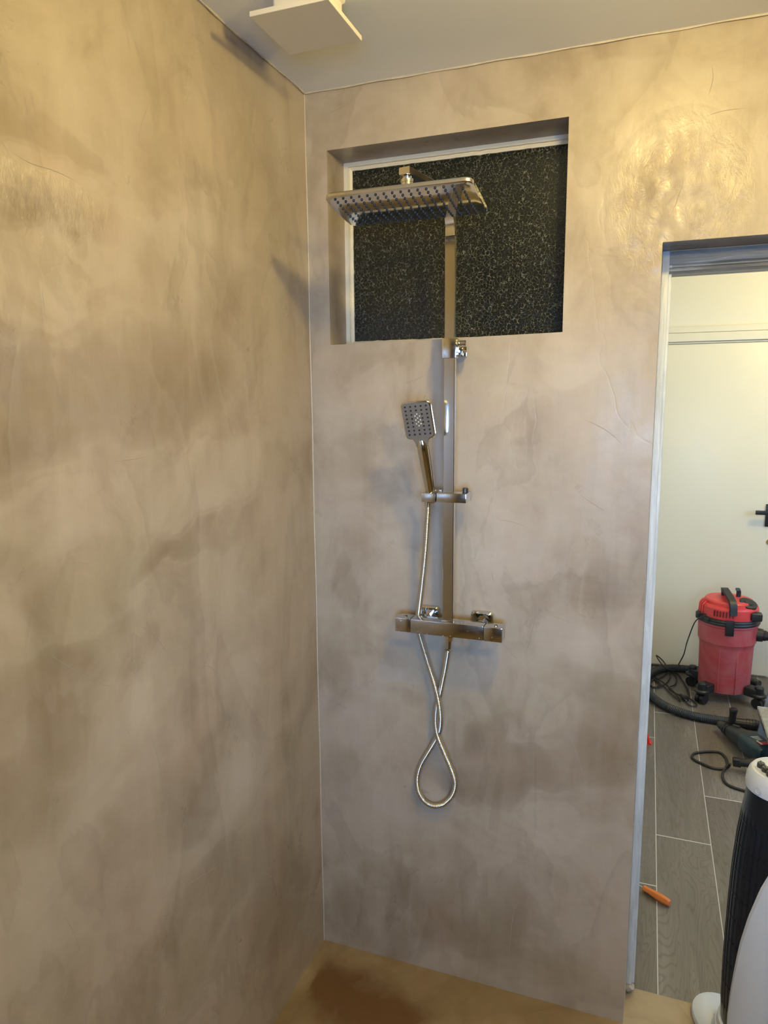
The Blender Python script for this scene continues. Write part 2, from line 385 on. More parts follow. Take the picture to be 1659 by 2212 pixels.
STAIN_B = [(0.7252,2.3643,0.0772,0.0283,0.4000),(0.8794,2.1177,0.0557,0.0575,0.5000),(0.8351,2.0552,0.0666,0.0391,0.4000),(0.0901,1.1500,0.0347,0.0397,0.9000),(0.6150,1.6052,0.0437,0.0333,0.5000),(0.5996,1.5551,0.0167,0.0224,0.9000),(0.7370,1.2076,0.0538,0.0465,0.7000),(0.6499,1.5333,0.0648,0.0671,0.3000),(0.4856,0.7444,0.0372,0.0792,0.9000),(0.5801,0.6428,0.0953,0.0791,0.6000),(0.4303,0.5874,0.0763,0.0409,0.5000),(0.3530,0.1881,0.0809,0.1183,0.7000),(0.5632,0.2582,0.0746,0.1128,0.6000),(0.1535,0.0891,0.1159,0.0929,0.6000),(0.2274,0.2589,0.0703,0.0595,0.5000),(0.0862,0.5207,0.0867,0.0880,0.4000),(0.7721,1.1408,0.0639,0.0702,0.3000),(0.7319,0.7095,0.1113,0.0761,0.4000),(0.8163,0.8480,0.0644,0.0977,0.3000),(0.1159,1.4649,0.0534,0.0752,0.3000),(0.7256,0.8958,0.0883,0.0615,0.4000),(0.2580,0.8561,0.0664,0.0269,0.4000),(0.6300,2.2147,0.1014,0.0596,0.3000),(0.1670,2.3259,0.0966,0.0320,0.3000),(0.0372,2.1774,0.0260,0.1360,0.4000),(0.0492,0.8690,0.0360,0.2839,0.2500),(0.4481,0.1265,0.2530,0.0585,0.6000),(0.2356,1.6240,0.1244,0.0957,-0.3000),(0.5431,1.2761,0.0917,0.1200,-0.4000),(0.6477,0.8093,0.0690,0.0760,-0.5000),(0.6788,0.5441,0.0697,0.0525,-0.5000),(0.2470,1.3452,0.0768,0.1254,-0.3000),(0.6985,1.6967,0.0831,0.0646,-0.3000),(0.8111,1.4811,0.0610,0.1097,-0.2000),(0.2313,0.9060,0.0800,0.0335,-0.4000)]
STAIN_F = [(0.1665,-0.1758,0.1200,0.1000,1.0000),(0.2894,-0.1791,0.1000,0.0800,0.7000),(0.0390,-0.0830,0.0500,0.0500,0.4000),(-0.0144,-0.1563,0.0300,0.0800,-0.9000),(0.1020,-0.0228,0.1000,0.0200,-0.4000),(0.4465,-0.0419,0.2000,0.0400,-0.1000),(0.9667,0.0807,0.2000,0.1000,-0.5000)]
LINES_B = [[(0.4245,0.0000,1.1767),(0.4626,0.0000,1.0745),(0.5243,0.0000,1.0125),(0.5853,0.0000,0.9512),(0.6583,0.0000,0.8487),(0.7127,0.0000,0.7694),(0.7507,0.0000,0.6622),(0.7940,0.0000,0.5686)],[(0.6216,0.0000,1.1387),(0.6064,0.0000,1.0524),(0.5853,0.0000,0.9512)],[(0.5583,0.0000,0.5050),(0.5967,0.0000,0.4459),(0.6421,0.0000,0.3478)],[(0.6001,0.0000,0.2958),(0.5760,0.0000,0.2476),(0.5627,0.0000,0.0872)],[(0.2908,0.0000,0.3037),(0.2766,0.0000,0.1826),(0.2763,0.0000,0.0476)],[(0.1018,0.0000,0.5813),(0.0886,0.0000,0.4921),(0.1078,0.0000,0.5032)],[(0.7022,0.0000,1.5887),(0.7666,0.0000,1.5564),(0.8148,0.0000,1.5137)],[(0.4950,0.0000,1.3329),(0.5537,0.0000,1.3264),(0.6173,0.0000,1.3042)],[(0.2612,0.0000,1.6709),(0.3110,0.0000,1.6876),(0.3293,0.0000,1.7045)],[(0.6973,0.0000,1.4112),(0.7633,0.0000,1.3689),(0.7959,0.0000,1.3481)],[(0.7610,0.0000,2.1983),(0.7325,0.0000,2.1729),(0.6733,0.0000,2.1405)],[(0.9416,0.0000,2.2199),(0.9734,0.0000,2.2265),(1.0258,0.0000,2.2266)],[(0.9483,0.0000,2.3202),(0.9517,0.0000,2.2928),(0.9448,0.0000,2.2577)],[(0.9079,0.0000,2.1051),(0.8922,0.0000,2.0497),(0.8753,-0.0000,2.0128)],[(0.0540,0.0000,2.3411),(0.1178,0.0000,2.3593),(0.1431,0.0000,2.3824)],[(0.0646,0.0000,0.5456),(0.0999,-0.0000,0.4652)],[(0.4971,0.0000,1.2008),(0.5099,0.0000,1.1531)]]
LINES_L = [[(0.0000,-0.9080,2.0753),(0.0000,-0.9036,2.0400),(0.0000,-0.9053,2.0083)],[(0.0000,-0.9520,1.2486),(0.0000,-0.8611,1.1681),(0.0000,-0.7972,1.1261)],[(0.0000,-0.7505,1.2332),(-0.0000,-0.7017,1.1983),(0.0000,-0.6312,1.1083)],[(0.0000,-0.6012,1.1002),(0.0000,-0.5132,1.0597),(0.0000,-0.4746,0.9750),(0.0000,-0.4729,0.8750)],[(0.0000,-0.7355,1.0464),(0.0000,-0.7001,0.9061),(0.0000,-0.6989,0.7569)],[(0.0000,-0.5289,0.7489),(0.0000,-0.5295,0.6259)],[(0.0000,-0.4360,0.5767),(0.0000,-0.5836,0.6173),(0.0000,-0.7630,0.6713)],[(0.0000,-0.9639,0.8109),(0.0000,-0.9406,0.7418),(0.0000,-0.9317,0.6730)],[(0.0000,-0.5341,1.9828),(0.0000,-0.4758,1.9425),(0.0000,-0.3950,1.8917),(0.0000,-0.3065,1.8039)],[(0.0000,-0.9567,1.9861),(-0.0000,-0.9105,1.9754),(-0.0000,-0.8584,1.9772),(0.0000,-0.8020,1.9721)],[(-0.0000,-0.7930,1.5298),(0.0000,-0.6715,1.5323)],[(0.0000,-0.8418,1.3638),(0.0000,-0.9005,1.3844)],[(0.0000,-0.6133,2.1776),(-0.0000,-0.6591,2.0858),(0.0000,-0.6093,2.0779)],[(0.0000,-0.4429,2.0480),(0.0000,-0.4195,2.0266)],[(0.0000,-0.4689,2.3141),(0.0000,-0.3980,2.3005),(0.0000,-0.3472,2.2844)],[(0.0000,-0.2686,0.9265),(0.0000,-0.2896,0.7877)],[(0.0000,-0.7526,0.6337),(0.0000,-0.6829,0.5967)],[(-0.0000,-0.9032,1.8022),(0.0000,-0.9000,1.7488)]]
def blobval(a, b, blobs):
    s = 0
    w = V((0, 0))
    for f_, am in ((4, .075), (11, .035), (27, .016)):
        w += V((noise.noise(V((a * f_, b * f_, 3.3))), noise.noise(V((a * f_, b * f_, 8.1))))) * am
    a += w.x; b += w.y
    for x, z, rx, rz, k in blobs:
        d = ((a - x) / rx) ** 2 + ((b - z) / rz) ** 2
        if d < 6: s += k * math.exp(-d * d * .55)
    return s
def ticks(vals, step):
    vals = sorted(vals); out = []
    for a, b in zip(vals, vals[1:]):
        n = max(1, round((b - a) / step)); out += [a + (b - a) * k / n for k in range(n)]
    return out + [vals[-1]]
def grid_wall(bm, us, vs, mk, hole, nudge=None):
    vt = {}
    def gv(i, j):
        if (i, j) not in vt: vt[i, j] = bm.verts.new(mk(us[i], vs[j]))
        return vt[i, j]
    for i in range(len(us) - 1):
        for j in range(len(vs) - 1):
            cu, cv = (us[i] + us[i + 1]) / 2, (vs[j] + vs[j + 1]) / 2
            if hole(cu, cv): continue
            bm.faces.new([gv(i, j), gv(i + 1, j), gv(i + 1, j + 1), gv(i, j + 1)])
def add_stain_light(o, fn):
    me = o.data; a = me.attributes.new('stain_light', 'FLOAT', 'POINT')
    for i, v_ in enumerate(me.vertices): a.data[i].value = fn(v_.co)

# ---------------------------------------------------------------- walls
def hole_b(x, z): return (WX0 < x < WX1 and WZ0 < z < WZ1) or (EX < x < EX2 and z < EZ)
def mk_b(x, z):
    # the recess was trowelled by hand: its sill rises a little to the right
    dz = 0
    if WX0 - .02 < x < WX1 + .02 and abs(z - WZ0) < .004: dz = -.005 + .010 * (x - WX0) / (WX1 - WX0)
    return (x, 0, z + dz)
us = ticks([0, WX0, WX1, EX, EX2, RX], .014); vs = ticks([0, WZ0, WZ1, EZ, H], .014)
bm = NB(); grid_wall(bm, us, vs, mk_b, hole_b)
def rev(p1, p2, p3, p4, n=14):   # reveal quad, subdivided along
    p1, p2, p3, p4 = map(V, (p1, p2, p3, p4)); pr = None
    for k in range(n + 1):
        a, b_ = p1.lerp(p2, k / n), p4.lerp(p3, k / n); m1 = a.lerp(b_, .5)
        cur = [bm.verts.new(a), bm.verts.new(m1), bm.verts.new(b_)]
        if pr:
            bm.faces.new([pr[0], cur[0], cur[1], pr[1]]); bm.faces.new([pr[1], cur[1], cur[2], pr[2]])
        pr = cur
s0, s1 = WZ0 - .005, WZ0 + .005
rev((WX0, 0, WZ1), (WX1, 0, WZ1), (WX1, WT, WZ1), (WX0, WT, WZ1))
rev((WX0, 0, s0), (WX0, 0, WZ1), (WX0, WT, WZ1), (WX0, WT, s0))
rev((WX1, 0, s1), (WX1, 0, WZ1), (WX1, WT, WZ1), (WX1, WT, s1))
rev((WX0, 0, s0), (WX1, 0, s1), (WX1, WT, s1), (WX0, WT, s0))
rev((EX, 0, 0), (EX, 0, EZ), (EX + .003, WT, EZ), (EX + .004, WT, 0), 40)
rev((EX, 0, EZ), (EX2, 0, EZ), (EX2, WT, EZ), (EX, WT, EZ), 20)
rev((EX2, 0, 0), (EX2, 0, EZ), (EX2, WT, EZ), (EX2, WT, 0), 20)
# back skin on the far side of the same wall
def skin(x0, x1, z0, z1, y):
    q = [bm.verts.new(c) for c in ((x0, y, z0), (x0, y, z1), (x1, y, z1), (x1, y, z0))]; bm.faces.new(q)
YB = WT + .04
for q in ((-.1, WX0, 0, H + .2), (WX0, WX1, 0, WZ0 - .02), (WX0, WX1, WZ1 + .02, H + .2), (WX1, EX, 0, H + .2), (EX, EX2, EZ + .04, H + .2), (EX2, 3.3, 0, H + .2)): skin(*q, YB)
for ln_ in LINES_B:
    pth = smooth_path(ln_, .01); n_ = len(pth)
    tube(bm, [q + V((0, .0002, 0)) for q in pth], lambda i: .0007 * math.sin(PI * (i + .5) / n_) + .0001, 5, mi=1, caps=False)
o = struct('wall_back', bm, ['wall', 'seam'])
add_stain_light(o, lambda c: blobval(c.x, c.z, STAIN_B) if c.y < .05 else .9)  # inner reveals get a dark tone: recess shade painted into the colour

bm = NB(); grid_wall(bm, ticks([FY, -1.6, 0], .014), ticks([0, H], .014), lambda a, b_: (0, a, b_), lambda a, b_: False)
for ln_ in LINES_L:
    pth = smooth_path(ln_, .01); n_ = len(pth)
    tube(bm, [q + V((-.0002, 0, 0)) for q in pth], lambda i: .0007 * math.sin(PI * (i + .5) / n_) + .0001, 5, mi=1, caps=False)
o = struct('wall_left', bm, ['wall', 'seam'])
add_stain_light(o, lambda c: blobval(c.y, c.z, STAIN_HILITE_L))
bm = NB(); grid_wall(bm, ticks([FY, 0], .1), ticks([0, H], .1), lambda a, b_: (RX, a, b_), lambda a, b_: False)
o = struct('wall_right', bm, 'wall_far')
bm = NB(); grid_wall(bm, ticks([0, .72, 1.78, RX], .1), ticks([0, 1.0, 1.9, H], .1), lambda a, b_: (a, FY, b_), lambda a, b_: .72 < a < 1.78 and 1.0 < b_ < 1.9)
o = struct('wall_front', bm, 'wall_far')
bm = NB(); grid_wall(bm, ticks([0, RX], .02), ticks([FY, 0], .02), lambda a, b_: (a, b_, 0), lambda a, b_: False)
bx_ = [bm.verts.new(c) for c in ((EX, 0, 0), (EX2, 0, 0), (EX2, .1288, 0), (EX, .1288, 0))]; bm.faces.new(bx_)
bmesh.ops.subdivide_edges(bm, edges=list(bm.faces[-1].edges) if hasattr(bm.faces, 'ensure_lookup_table') and not bm.faces.ensure_lookup_table() else [], cuts=6, use_grid_fill=True)
o = struct('floor', bm, 'floor')
add_stain_light(o, lambda c: blobval(c.x, c.y, STAIN_F))
bm = NB(); box(bm, (-.05, FY - .05, H), (RX + .05, .0, H + .06)); struct('ceiling', bm, 'ceiling')
# rolled paint edge where the ceiling meets the plaster
bm = NB()
pts = [(x, -.0035 + .001 * math.sin(x * 23), H - .0012 + .0008 * math.sin(x * 41)) for x in [i * .02 for i in range(113)]]
tube(bm, pts, .0022, 6)
pts = [(.003 + .0012 * math.sin(y * 31), -y, H - .001 + .0018 * max(0, math.sin(y * 17))) for y in [i * .02 for i in range(140)]]
tube(bm, pts, lambda i: .0022 + .0012 * (math.sin(i * 1.3) > .6), 6)
struct('trim_1', bm, 'caulk')
bm = NB()
tube(bm, [(.0012 + .0006 * math.sin(z * 13), -.0012, z) for z in [i * .02 for i in range(121)]], .0018, 6)
struct('trim_2', bm, 'caulk')

# ---------------------------------------------------------------- far room
bm = NB(); random.seed(3)
lay = bm.verts.layers.float.new('plank')
PX = .1900
fr = [(k, .957 + k * PX) for k in range(-1, 12)]
starts = {-1: .60, 0: .907, 1: 1.256, 2: .74, 3: 1.05, 4: .4}
for k, x in fr:
    s = starts.get(k, .3 + .37 * (k % 3)); y = s - 1.135 * 2
    while y < 2.8:
        y0, y1 = max(y, .126), min(y + 1.135, 2.77)
        if y1 - y0 > .02:
            r_ = random.random(); x0 = max(x, .80)
            q = [(x0 + .0014, y0 + .0026), (x + PX - .0014, y0 + .0026), (x + PX - .0014, y1 - .0026), (x0 + .0014, y1 - .0026)]
            top = [bm.verts.new((a, b_, 0)) for a, b_ in q]; bot = [bm.verts.new((a, b_, -.006)) for a, b_ in q]
            for v_ in top + bot: v_[lay] = r_
            bm.faces.new(top)
            for i in range(4): bm.faces.new([bot[i], bot[(i + 1) % 4], top[(i + 1) % 4], top[i]])
        y += 1.135
n0 = len(bm.faces)
g = [bm.verts.new(c) for c in ((.79, .1284, -.0002), (3.3, .1284, -.0002), (3.3, 2.8, -.0002), (.79, 2.8, -.0002))]
bm.faces.new(g).material_index = 1
o = struct('floor.001', bm, ['plank', 'grout']); 
bm = NB(); box(bm, (.78, YB, -.01), (.82, 2.80, 2.55)); struct('wall_left.001', bm, 'cream')
bm = NB(); box(bm, (.78, 2.76, -.01), (3.3, 2.84, 2.55)); struct('wall_back.001', bm, 'cream')
bm = NB(); box(bm, (3.2, YB, -.01), (3.26, 2.80, 2.55)); struct('wall_right.001', bm, 'cream')
bm = NB(); box(bm, (.78, YB, 2.50), (3.3, 2.84, 2.56)); struct('ceiling.001', bm, 'ceiling')
# dark space behind the obscured window
bm = NB()
for a, b_ in (((-.1, .9, 1.2), (.78, .93, 2.6)), ((-.13, YB, 1.2), (-.1, .93, 2.6)), ((-.1, YB, 1.2), (.78, .93, 1.23)), ((-.1, YB, 2.57), (.78, .93, 2.6))): box(bm, a, b_)
struct('wall_outer', bm, 'hole')
# picture rail / head casing over the cream door
bm = NB(); YD = 2.76
def molding(z0, z1, d, yb=YD):
    box(bm, (.82, yb - d, z0), (3.2, yb, z1), .003, 2)
molding(1.995, 2.028, .020); molding(1.945, 1.993, .030); molding(1.934, 1.944, .014)
struct('trim_3', bm, 'cream', smooth=True)
t = bpy.data.objects.new('door_1', None); COL.objects.link(t); t.location = (1.35, 2.75, 0); t['kind'] = 'structure'
bm = NB(); box(bm, (.86, 2.742, .012), (1.585, 2.757, 1.93), .002); o = link('door_panel', bm, 'cream', t, True)
bm = NB(); cyl(bm, (1.53, 2.742, .985), (1.53, 2.70, .985), .009)
box(bm, (1.448, 2.690, .973), (1.545, 2.704, .997), .004, 3); box(bm, (1.505, 2.734, .90), (1.555, 2.744, 1.03), .003)
o = link('lever_handle', bm, 'black', t, True); o['label'] = 'black lever handle'
bm = NB(); cyl(bm, (1.535, 2.744, .812), (1.535, 2.738, .812), .017, .015, 20); box(bm, (1.5325, 2.7375, .802), (1.5375, 2.7385, .818), mi=1)
o = link('key_escutcheon', bm, ['brass', 'hole'], t, True); o['label'] = 'small brass keyhole plate'

# ---------------------------------------------------------------- door frame in the shower wall opening
d2 = bpy.data.objects.new('door_2', None); COL.objects.link(d2); d2.location = (EX, WT, 0); d2['kind'] = 'structure'
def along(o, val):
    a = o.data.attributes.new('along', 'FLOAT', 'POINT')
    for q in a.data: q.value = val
bm = NB()
box(bm, (EX + .0015, WT - .004, .028), (EX + .018, WT + .055, EZ), .002)
box(bm, (EX + .016, WT + .004, .028), (EX + .0245, WT + .05, EZ - .03), .002)
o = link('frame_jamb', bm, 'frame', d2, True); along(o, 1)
bm = NB()
box(bm, (EX2 - .02, WT - .002, 0), (EX2, WT + .055, EZ), .002); box(bm, (EX2 - .028, WT + .012, 0), (EX2 - .018, WT + .05, EZ - .03), .002)
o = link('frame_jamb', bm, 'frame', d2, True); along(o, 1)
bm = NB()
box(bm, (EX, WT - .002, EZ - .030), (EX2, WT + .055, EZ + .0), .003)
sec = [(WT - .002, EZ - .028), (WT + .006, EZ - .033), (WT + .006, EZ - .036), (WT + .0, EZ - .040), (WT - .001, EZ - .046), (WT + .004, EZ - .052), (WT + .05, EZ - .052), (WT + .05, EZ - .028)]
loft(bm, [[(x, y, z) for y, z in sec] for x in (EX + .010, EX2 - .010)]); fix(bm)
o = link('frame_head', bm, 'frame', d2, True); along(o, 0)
# plaster crumbs at the foot of the frame
bm = NB()
for q in ((EX + .010, .106, .018, .012), (EX + .018, .114, .012, .009), (EX + .006, .112, .027, .008)):
    r = bmesh.ops.create_icosphere(bm, subdivisions=2, radius=q[3], matrix=Matrix.Translation(q[:3]))
    for v_ in r['verts']: v_.co += V((noise.noise(v_.co * 90), noise.noise(v_.co * 90 + V((9, 0, 0))), noise.noise(v_.co * 90 + V((0, 9, 0))))) * .005
o = link('frame_mortar', bm, 'seam', d2, True)

# ---------------------------------------------------------------- window
w1 = bpy.data.objects.new('window_1', None); COL.objects.link(w1); w1.location = (WX0, WT, WZ0); w1['kind'] = 'structure'
bm = NB(); yb = WT - .002
def wob(x): return .0012 * noise.noise(V((x * 30, 1, 0))) + .0008 * noise.noise(V((x * 90, 1, 0)))
# head, left, right, bottom: outer flat + inner putty bead
for k, (a, b_, d, w) in enumerate((((WX0, WZ1), (WX1, WZ1), (0, -1), .019), ((WX0, WZ0), (WX0, WZ1), (1, 0), .021), ((WX1, WZ0), (WX1, WZ1), (-1, 0), .012), ((WX0, WZ0), (WX1, WZ0), (0, 1), .012))):
    n = 60; rings = []
    for i in range(n + 1):
        t_ = i / n; x = a[0] + (b_[0] - a[0]) * t_; z = a[1] + (b_[1] - a[1]) * t_
        e = wob(t_ + k * 3)
        pr = [(0, yb), (w * .55 + e, yb - .001), (w * .60 + e, yb + .006), (w * .72, yb + .0045), (w * .98 + e, yb + .009), (w * 1.0 + e, yb + .02), (0, yb + .02)]
        rings.append([(x + d[0] * s, y, z + d[1] * s) for s, y in pr])
    loft(bm, rings)
fix(bm)
link('window_frame', bm, 'cream_frame', w1, True)
bm = NB(); box(bm, (WX0 + .004, WT + .010, WZ0 + .003), (WX1 - .004, WT + .015, WZ1 - .004))
o = link('window_pane', bm, 'glass', w1); o['label'] = 'dark crackle patterned obscured glass'

# ---------------------------------------------------------------- window behind the photographer
w2 = bpy.data.objects.new('window_2', None); COL.objects.link(w2); w2.location = (1.25, FY, 1.0); w2['kind'] = 'structure'
bm = NB()
for a, b_ in (((.70, 1.0), (.74, 1.9)), ((1.76, 1.0), (1.80, 1.9)), ((.70, .97), (1.80, 1.02)), ((.70, 1.88), (1.80, 1.92)), ((1.235, 1.02), (1.265, 1.88))):
    box(bm, (a[0], FY - .04, a[1]), (b_[0], FY + .02, b_[1]), .003)
link('window_frame', bm, 'fan_white', w2, True)

# ---------------------------------------------------------------- extractor fan cover on the ceiling
t = thing('extractor_fan', 'square white ceiling extractor fan with flat floating cover', 'extractor fan', (.196, -.378, H))
bm = NB(); loft(bm, [[(.206 + x, -.397 + y, z) for x, y in rrect(.112 + e, .084 + e, .008)] for e, z in ((0, 2.368), (0, 2.392), (.010, 2.396), (.010, 2.3999))]); fix(bm)
link('fan_housing', bm, 'fan_white', t, True)
bm = NB(); box(bm, (.114, -.461, 2.350), (.278, -.298, 2.3595), .0012); link('fan_cover', bm, 'fan_white', t)
bm = NB(); box(bm, (.16, -.43, 2.359), (.252, -.365, 2.369)); link('fan_grille', bm, 'fan_white', t)

# ---------------------------------------------------------------- exposed bar shower
PXC = .4055; PYF = -.080; PT = .017; PYC = PYF + PT / 2
sh = thing('shower_column', 'chrome exposed bar shower column with square riser pipe on the cement wall', 'shower', (PXC, 0, 1.04))
# mixer bar
bm = NB(); box(bm, (.3100, -.090, 1.040), (.4990, -.050, 1.0765), .0018, 2); mixer = link('mixer_body', bm, 'chrome_soft', sh, True)
bm = NB(); box(bm, (.2685, -.090, 1.0402), (.3088, -.050, 1.0768), .0018, 2); kn = link('control_knob', bm, 'chrome_soft', sh, True)
bm = NB(); cyl(bm, (.292, -.072, 1.0765), (.292, -.072, 1.0815), .005, .0045, 16); link('knob_button', bm, 'chrome', kn, True)
bm = NB(); box(bm, (.5004, -.090, 1.0398), (.5462, -.050, 1.0762), .0018, 2); kn2 = link('control_knob', bm, 'chrome_soft', sh, True)
bm = NB(); cyl(bm, (.528, -.074, 1.0760), (.528, -.074, 1.0815), .0045, .004, 16); link('knob_button', bm, 'chrome', kn2, True)
bm = NB()
for x in (.3093, .4997): box(bm, (x - .0007, -.0885, 1.0415), (x + .0007, -.0515, 1.0750))
link('knob_gap', bm, 'hole', mixer)
random.seed(11)
bm = NB()
for i in range(46):
    side = random.random()
    if side < .45: p_ = (random.uniform(.275, .54), -.0902, random.choice([random.uniform(1.0405, 1.043), random.uniform(1.045, 1.072)]))
    elif side < .75: p_ = (random.uniform(.275, .54), random.uniform(-.088, -.052), 1.0768)
    else: p_ = (random.uniform(.30, .54), random.uniform(-.088, -.07), 1.0395)
    r = bmesh.ops.create_uvsphere(bm, u_segments=8, v_segments=6, radius=random.uniform(.0006, .0016), matrix=Matrix.Translation(p_))
m_, nt_, b_w = nm('water_drop'); b_w.inputs['Roughness'].default_value = .02; b_w.inputs['Transmission Weight'].default_value = .8; b_w.inputs['Base Color'].default_value = (.9, .9, .9, 1); b_w.inputs['IOR'].default_value = 1.33
nt_.links.new(ramp(nt_, noi(nt_, coords(nt_), 20, 2), [(0, .01), (1, .05)]), b_w.inputs['Roughness'])
M['water'] = m_
o = link('water_drops', bm, 'water', mixer, True); o['kind'] = 'stuff'
# wall unions
def union_part(x, z):
    bm = NB()
    loft(bm, [[(x + a, y, z + b_) for a, b_ in rrect(w, w, r)] for w, r, y in ((.060, .010, -.0005), (.060, .010, -.004), (.056, .009, -.009), (.050, .008, -.012))]); fix(bm)
    e = link('wall_escutcheon', bm, 'chrome', sh, True)
    bm = NB(); cyl(bm, (x, -.011, z), (x, -.030, z), .0165, n=6); cyl(bm, (x, -.030, z), (x, -.034, z), .013, .0125, 24); cyl(bm, (x, -.034, z), (x, -.055, z), .011, n=24)
    link('union_nut', bm, 'chrome', e, True)
union_part(.335, 1.062); union_part(.478, 1.060)
# outlet nut and stem under the mixer
bm = NB(); cyl(bm, (.407, -.066, 1.0405), (.407, -.066, 1.0345), .012, .012, 24); cyl(bm, (.407, -.066, 1.0345), (.4065, -.066, 1.022), .0115, .0095, 6); cyl(bm, (.4065, -.066, 1.022), (.4055, -.0665, 1.001), .0072, .0068, 20)
link('hose_outlet', bm, 'chrome', sh, True)
# riser pipes: lower and slimmer telescoping upper with swan neck
bm = NB(); rect_sweep(bm, [(PXC, PYC, 1.0755), (PXC, PYC, 1.74)], (1, 0, 0), .0272, PT); fix(bm)
box(bm, (PXC - .0165, PYF - .002, 1.0755), (PXC + .0165, PYF + PT + .002, 1.0795), .0008)
link('riser_pipe', bm, 'chrome_soft', sh, True)
bm = NB(); rect_sweep(bm, [(PXC, PYC, 1.70), (PXC, PYC, 2.006)], (1, 0, 0), .0252, PT - .003); fix(bm)
link('riser_pipe', bm, 'chrome_soft', sh, True)
ang = math.radians(11.2); dx, dy = -math.sin(ang), -math.cos(ang); side = (math.cos(ang), -math.sin(ang), 0)
R_ = .0745; pth = [(PXC, PYC, 2.0075), (PXC, PYC, 2.0225)]
for k in range(1, 15):
    a = PI / 2 * k / 14; pth.append((PXC + dx * R_ * (1 - math.cos(a)), PYC + dy * R_ * (1 - math.cos(a)), 2.0225 + R_ * math.sin(a)))
AL = .218; pth.append((PXC + dx * AL, PYC + dy * AL, 2.0975))
bm = NB(); rect_sweep(bm, pth, side, .0252, PT - .003); fix(bm)
arm = link('overhead_arm', bm, 'chrome_soft', sh, True)
hx, hy = PXC + dx * (AL - .018), PYC + dy * (AL - .018)
# sliding sleeve with wall bracket
bm = NB(); box(bm, (.3885, -.0845, 1.7285), (.4225, -.058, 1.7755), .0015); slv = link('riser_sleeve', bm, 'chrome_soft', sh, True)
bm = NB()
box(bm, (.4225, -.074, 1.742), (.4265, -.050, 1.772), .001)
cyl(bm, (.4265, -.060, 1.7640), (.4400, -.060, 1.7640), .0062, n=24); cyl(bm, (.4400, -.060, 1.7640), (.4420, -.060, 1.7640), .0072, n=6)
box(bm, (.4270, -.050, 1.7330), (.4405, -.030, 1.7570), .0015); box(bm, (.4100, -.040, 1.7360), (.4300, -.0, 1.7560), .0015)
cyl(bm, (.4340, -.0500, 1.7450), (.4340, -.0530, 1.7450), .0050, n=20)
link('wall_bracket', bm, 'chrome', slv, True)
# hand shower slider
bm = NB(); box(bm, (.3805, -.100, 1.3835), (.4550, -.046, 1.4065), .0018); sld = link('slider_bracket', bm, 'chrome_soft', sh, True)
bm = NB(); cyl(bm, (.4465, -.073, 1.4065), (.4465, -.073, 1.4105), .0040); lathe(bm, [(.0070, 1.4068), (.0072, 1.4100), (.0070, 1.4160), (.0056, 1.4180)], (.4465, -.073, 0), 16)
o = link('clamp_button', bm, 'knob', sld, True); o['label'] = 'dark clamp button'
bm = NB(); rz = Matrix.Rotation(math.radians(-4), 3, 'Z')
box(bm, (.3435, -.101, 1.3825), (.3800, -.062, 1.4050), .0015, rot=rz)
lathe(bm, [(.0125, 1.4045), (.0145, 1.4065), (.0145, 1.409), (.012, 1.409)], (.3635, -.083, 0), 28)
box(bm, (.3640, -.066, 1.4040), (.3830, -.056, 1.4100), .001)
link('handset_holder', bm, 'chrome_soft', sld, True)

# ---------------------------------------------------------------- overhead rain head
t = thing('rain_shower_head', 'large flat rectangular chrome rain shower head on the swan neck arm', 'shower head', (.3610, -.2605, 2.0345))
HW, HD = .315, .156; HC = V((.3610, -.2605, 2.0345)); TLT = math.radians(9); BOW = .0042
def hp(x, y, z=0):       # plate hangs on its ball joint, back edge a little lower; underside slightly domed
    z2 = z - (BOW * (1 - (2 * y / HD) ** 2) if z < .004 else 0)
    return (HC.x + x, HC.y + y * math.cos(TLT) + z2 * math.sin(TLT), HC.z - y * math.sin(TLT) + z2 * math.cos(TLT))
bm = NB(); secs = [(HW - w * 2, HD - w * 2, max(.002, .018 - w), z) for w, z in ((.004, .0), (.0015, .0005), (0, .0022), (0, .0075), (.002, .0105))]
def rr_(w, d, r): return rrect(w, d, min(r, min(w, d) / 2 - 1e-5), 8)
def dense(pts):
    out = []
    for a, b_ in zip(pts, pts[1:] + pts[:1]):
        L = math.dist(a, b_); n_ = max(1, int(L / .008))
        out += [(a[0] + (b_[0] - a[0]) * k / n_, a[1] + (b_[1] - a[1]) * k / n_) for k in range(n_)]
    return out
base_o = dense(rr_(HW - .008, HD - .008, .015))
rings = []
for k in range(20, 0, -1):
    q = k / 20; rings.append([hp(x * q, y * q, 0) for x, y in base_o])
rings = rings[::-1]
for w, d, r, z in secs[1:]: rings.append([hp(x * w / (HW - .008), y * d / (HD - .008), z) for x, y in base_o])
rings.append([hp(x * .8, y * .7, .0135) for x, y in base_o]); rings.append([hp(x * .15, y * .3, .0165) for x, y in base_o])
loft(bm, rings); fix(bm)
plate = link('head_plate', bm, 'chrome', t, True)
jx, jy, jz = hp(0, 0, .014)
bm = NB(); lathe(bm, [(.0150, .0), (.0150, .008), (.0132, .010), (.0132, .032), (.0142, .0325), (.0142, .0385), (.0100, .0400), (.0100, .046)], (jx, jy, jz), 32)
link('ball_joint', bm, 'chrome', t, True)
nprof = [(.0026, .0010), (.0026, -.0016), (.0021, -.0024), (.0012, -.0024)]
ndir = V((0, math.sin(TLT), math.cos(TLT)))
base_n = NB(); lathe(base_n, nprof, (0, 0, 0), 8, axis=ndir); fix(base_n)
me_n = bpy.data.meshes.new('rubber_nozzle'); base_n.to_mesh(me_n); base_n.free(); me_n.materials.append(M['rubber'])
pos = [(-.1345 + .01793 * i, -.0690 + .01375 * j) for j in range(11) for i in range(16)]
pos.sort(key=lambda q: q[1])
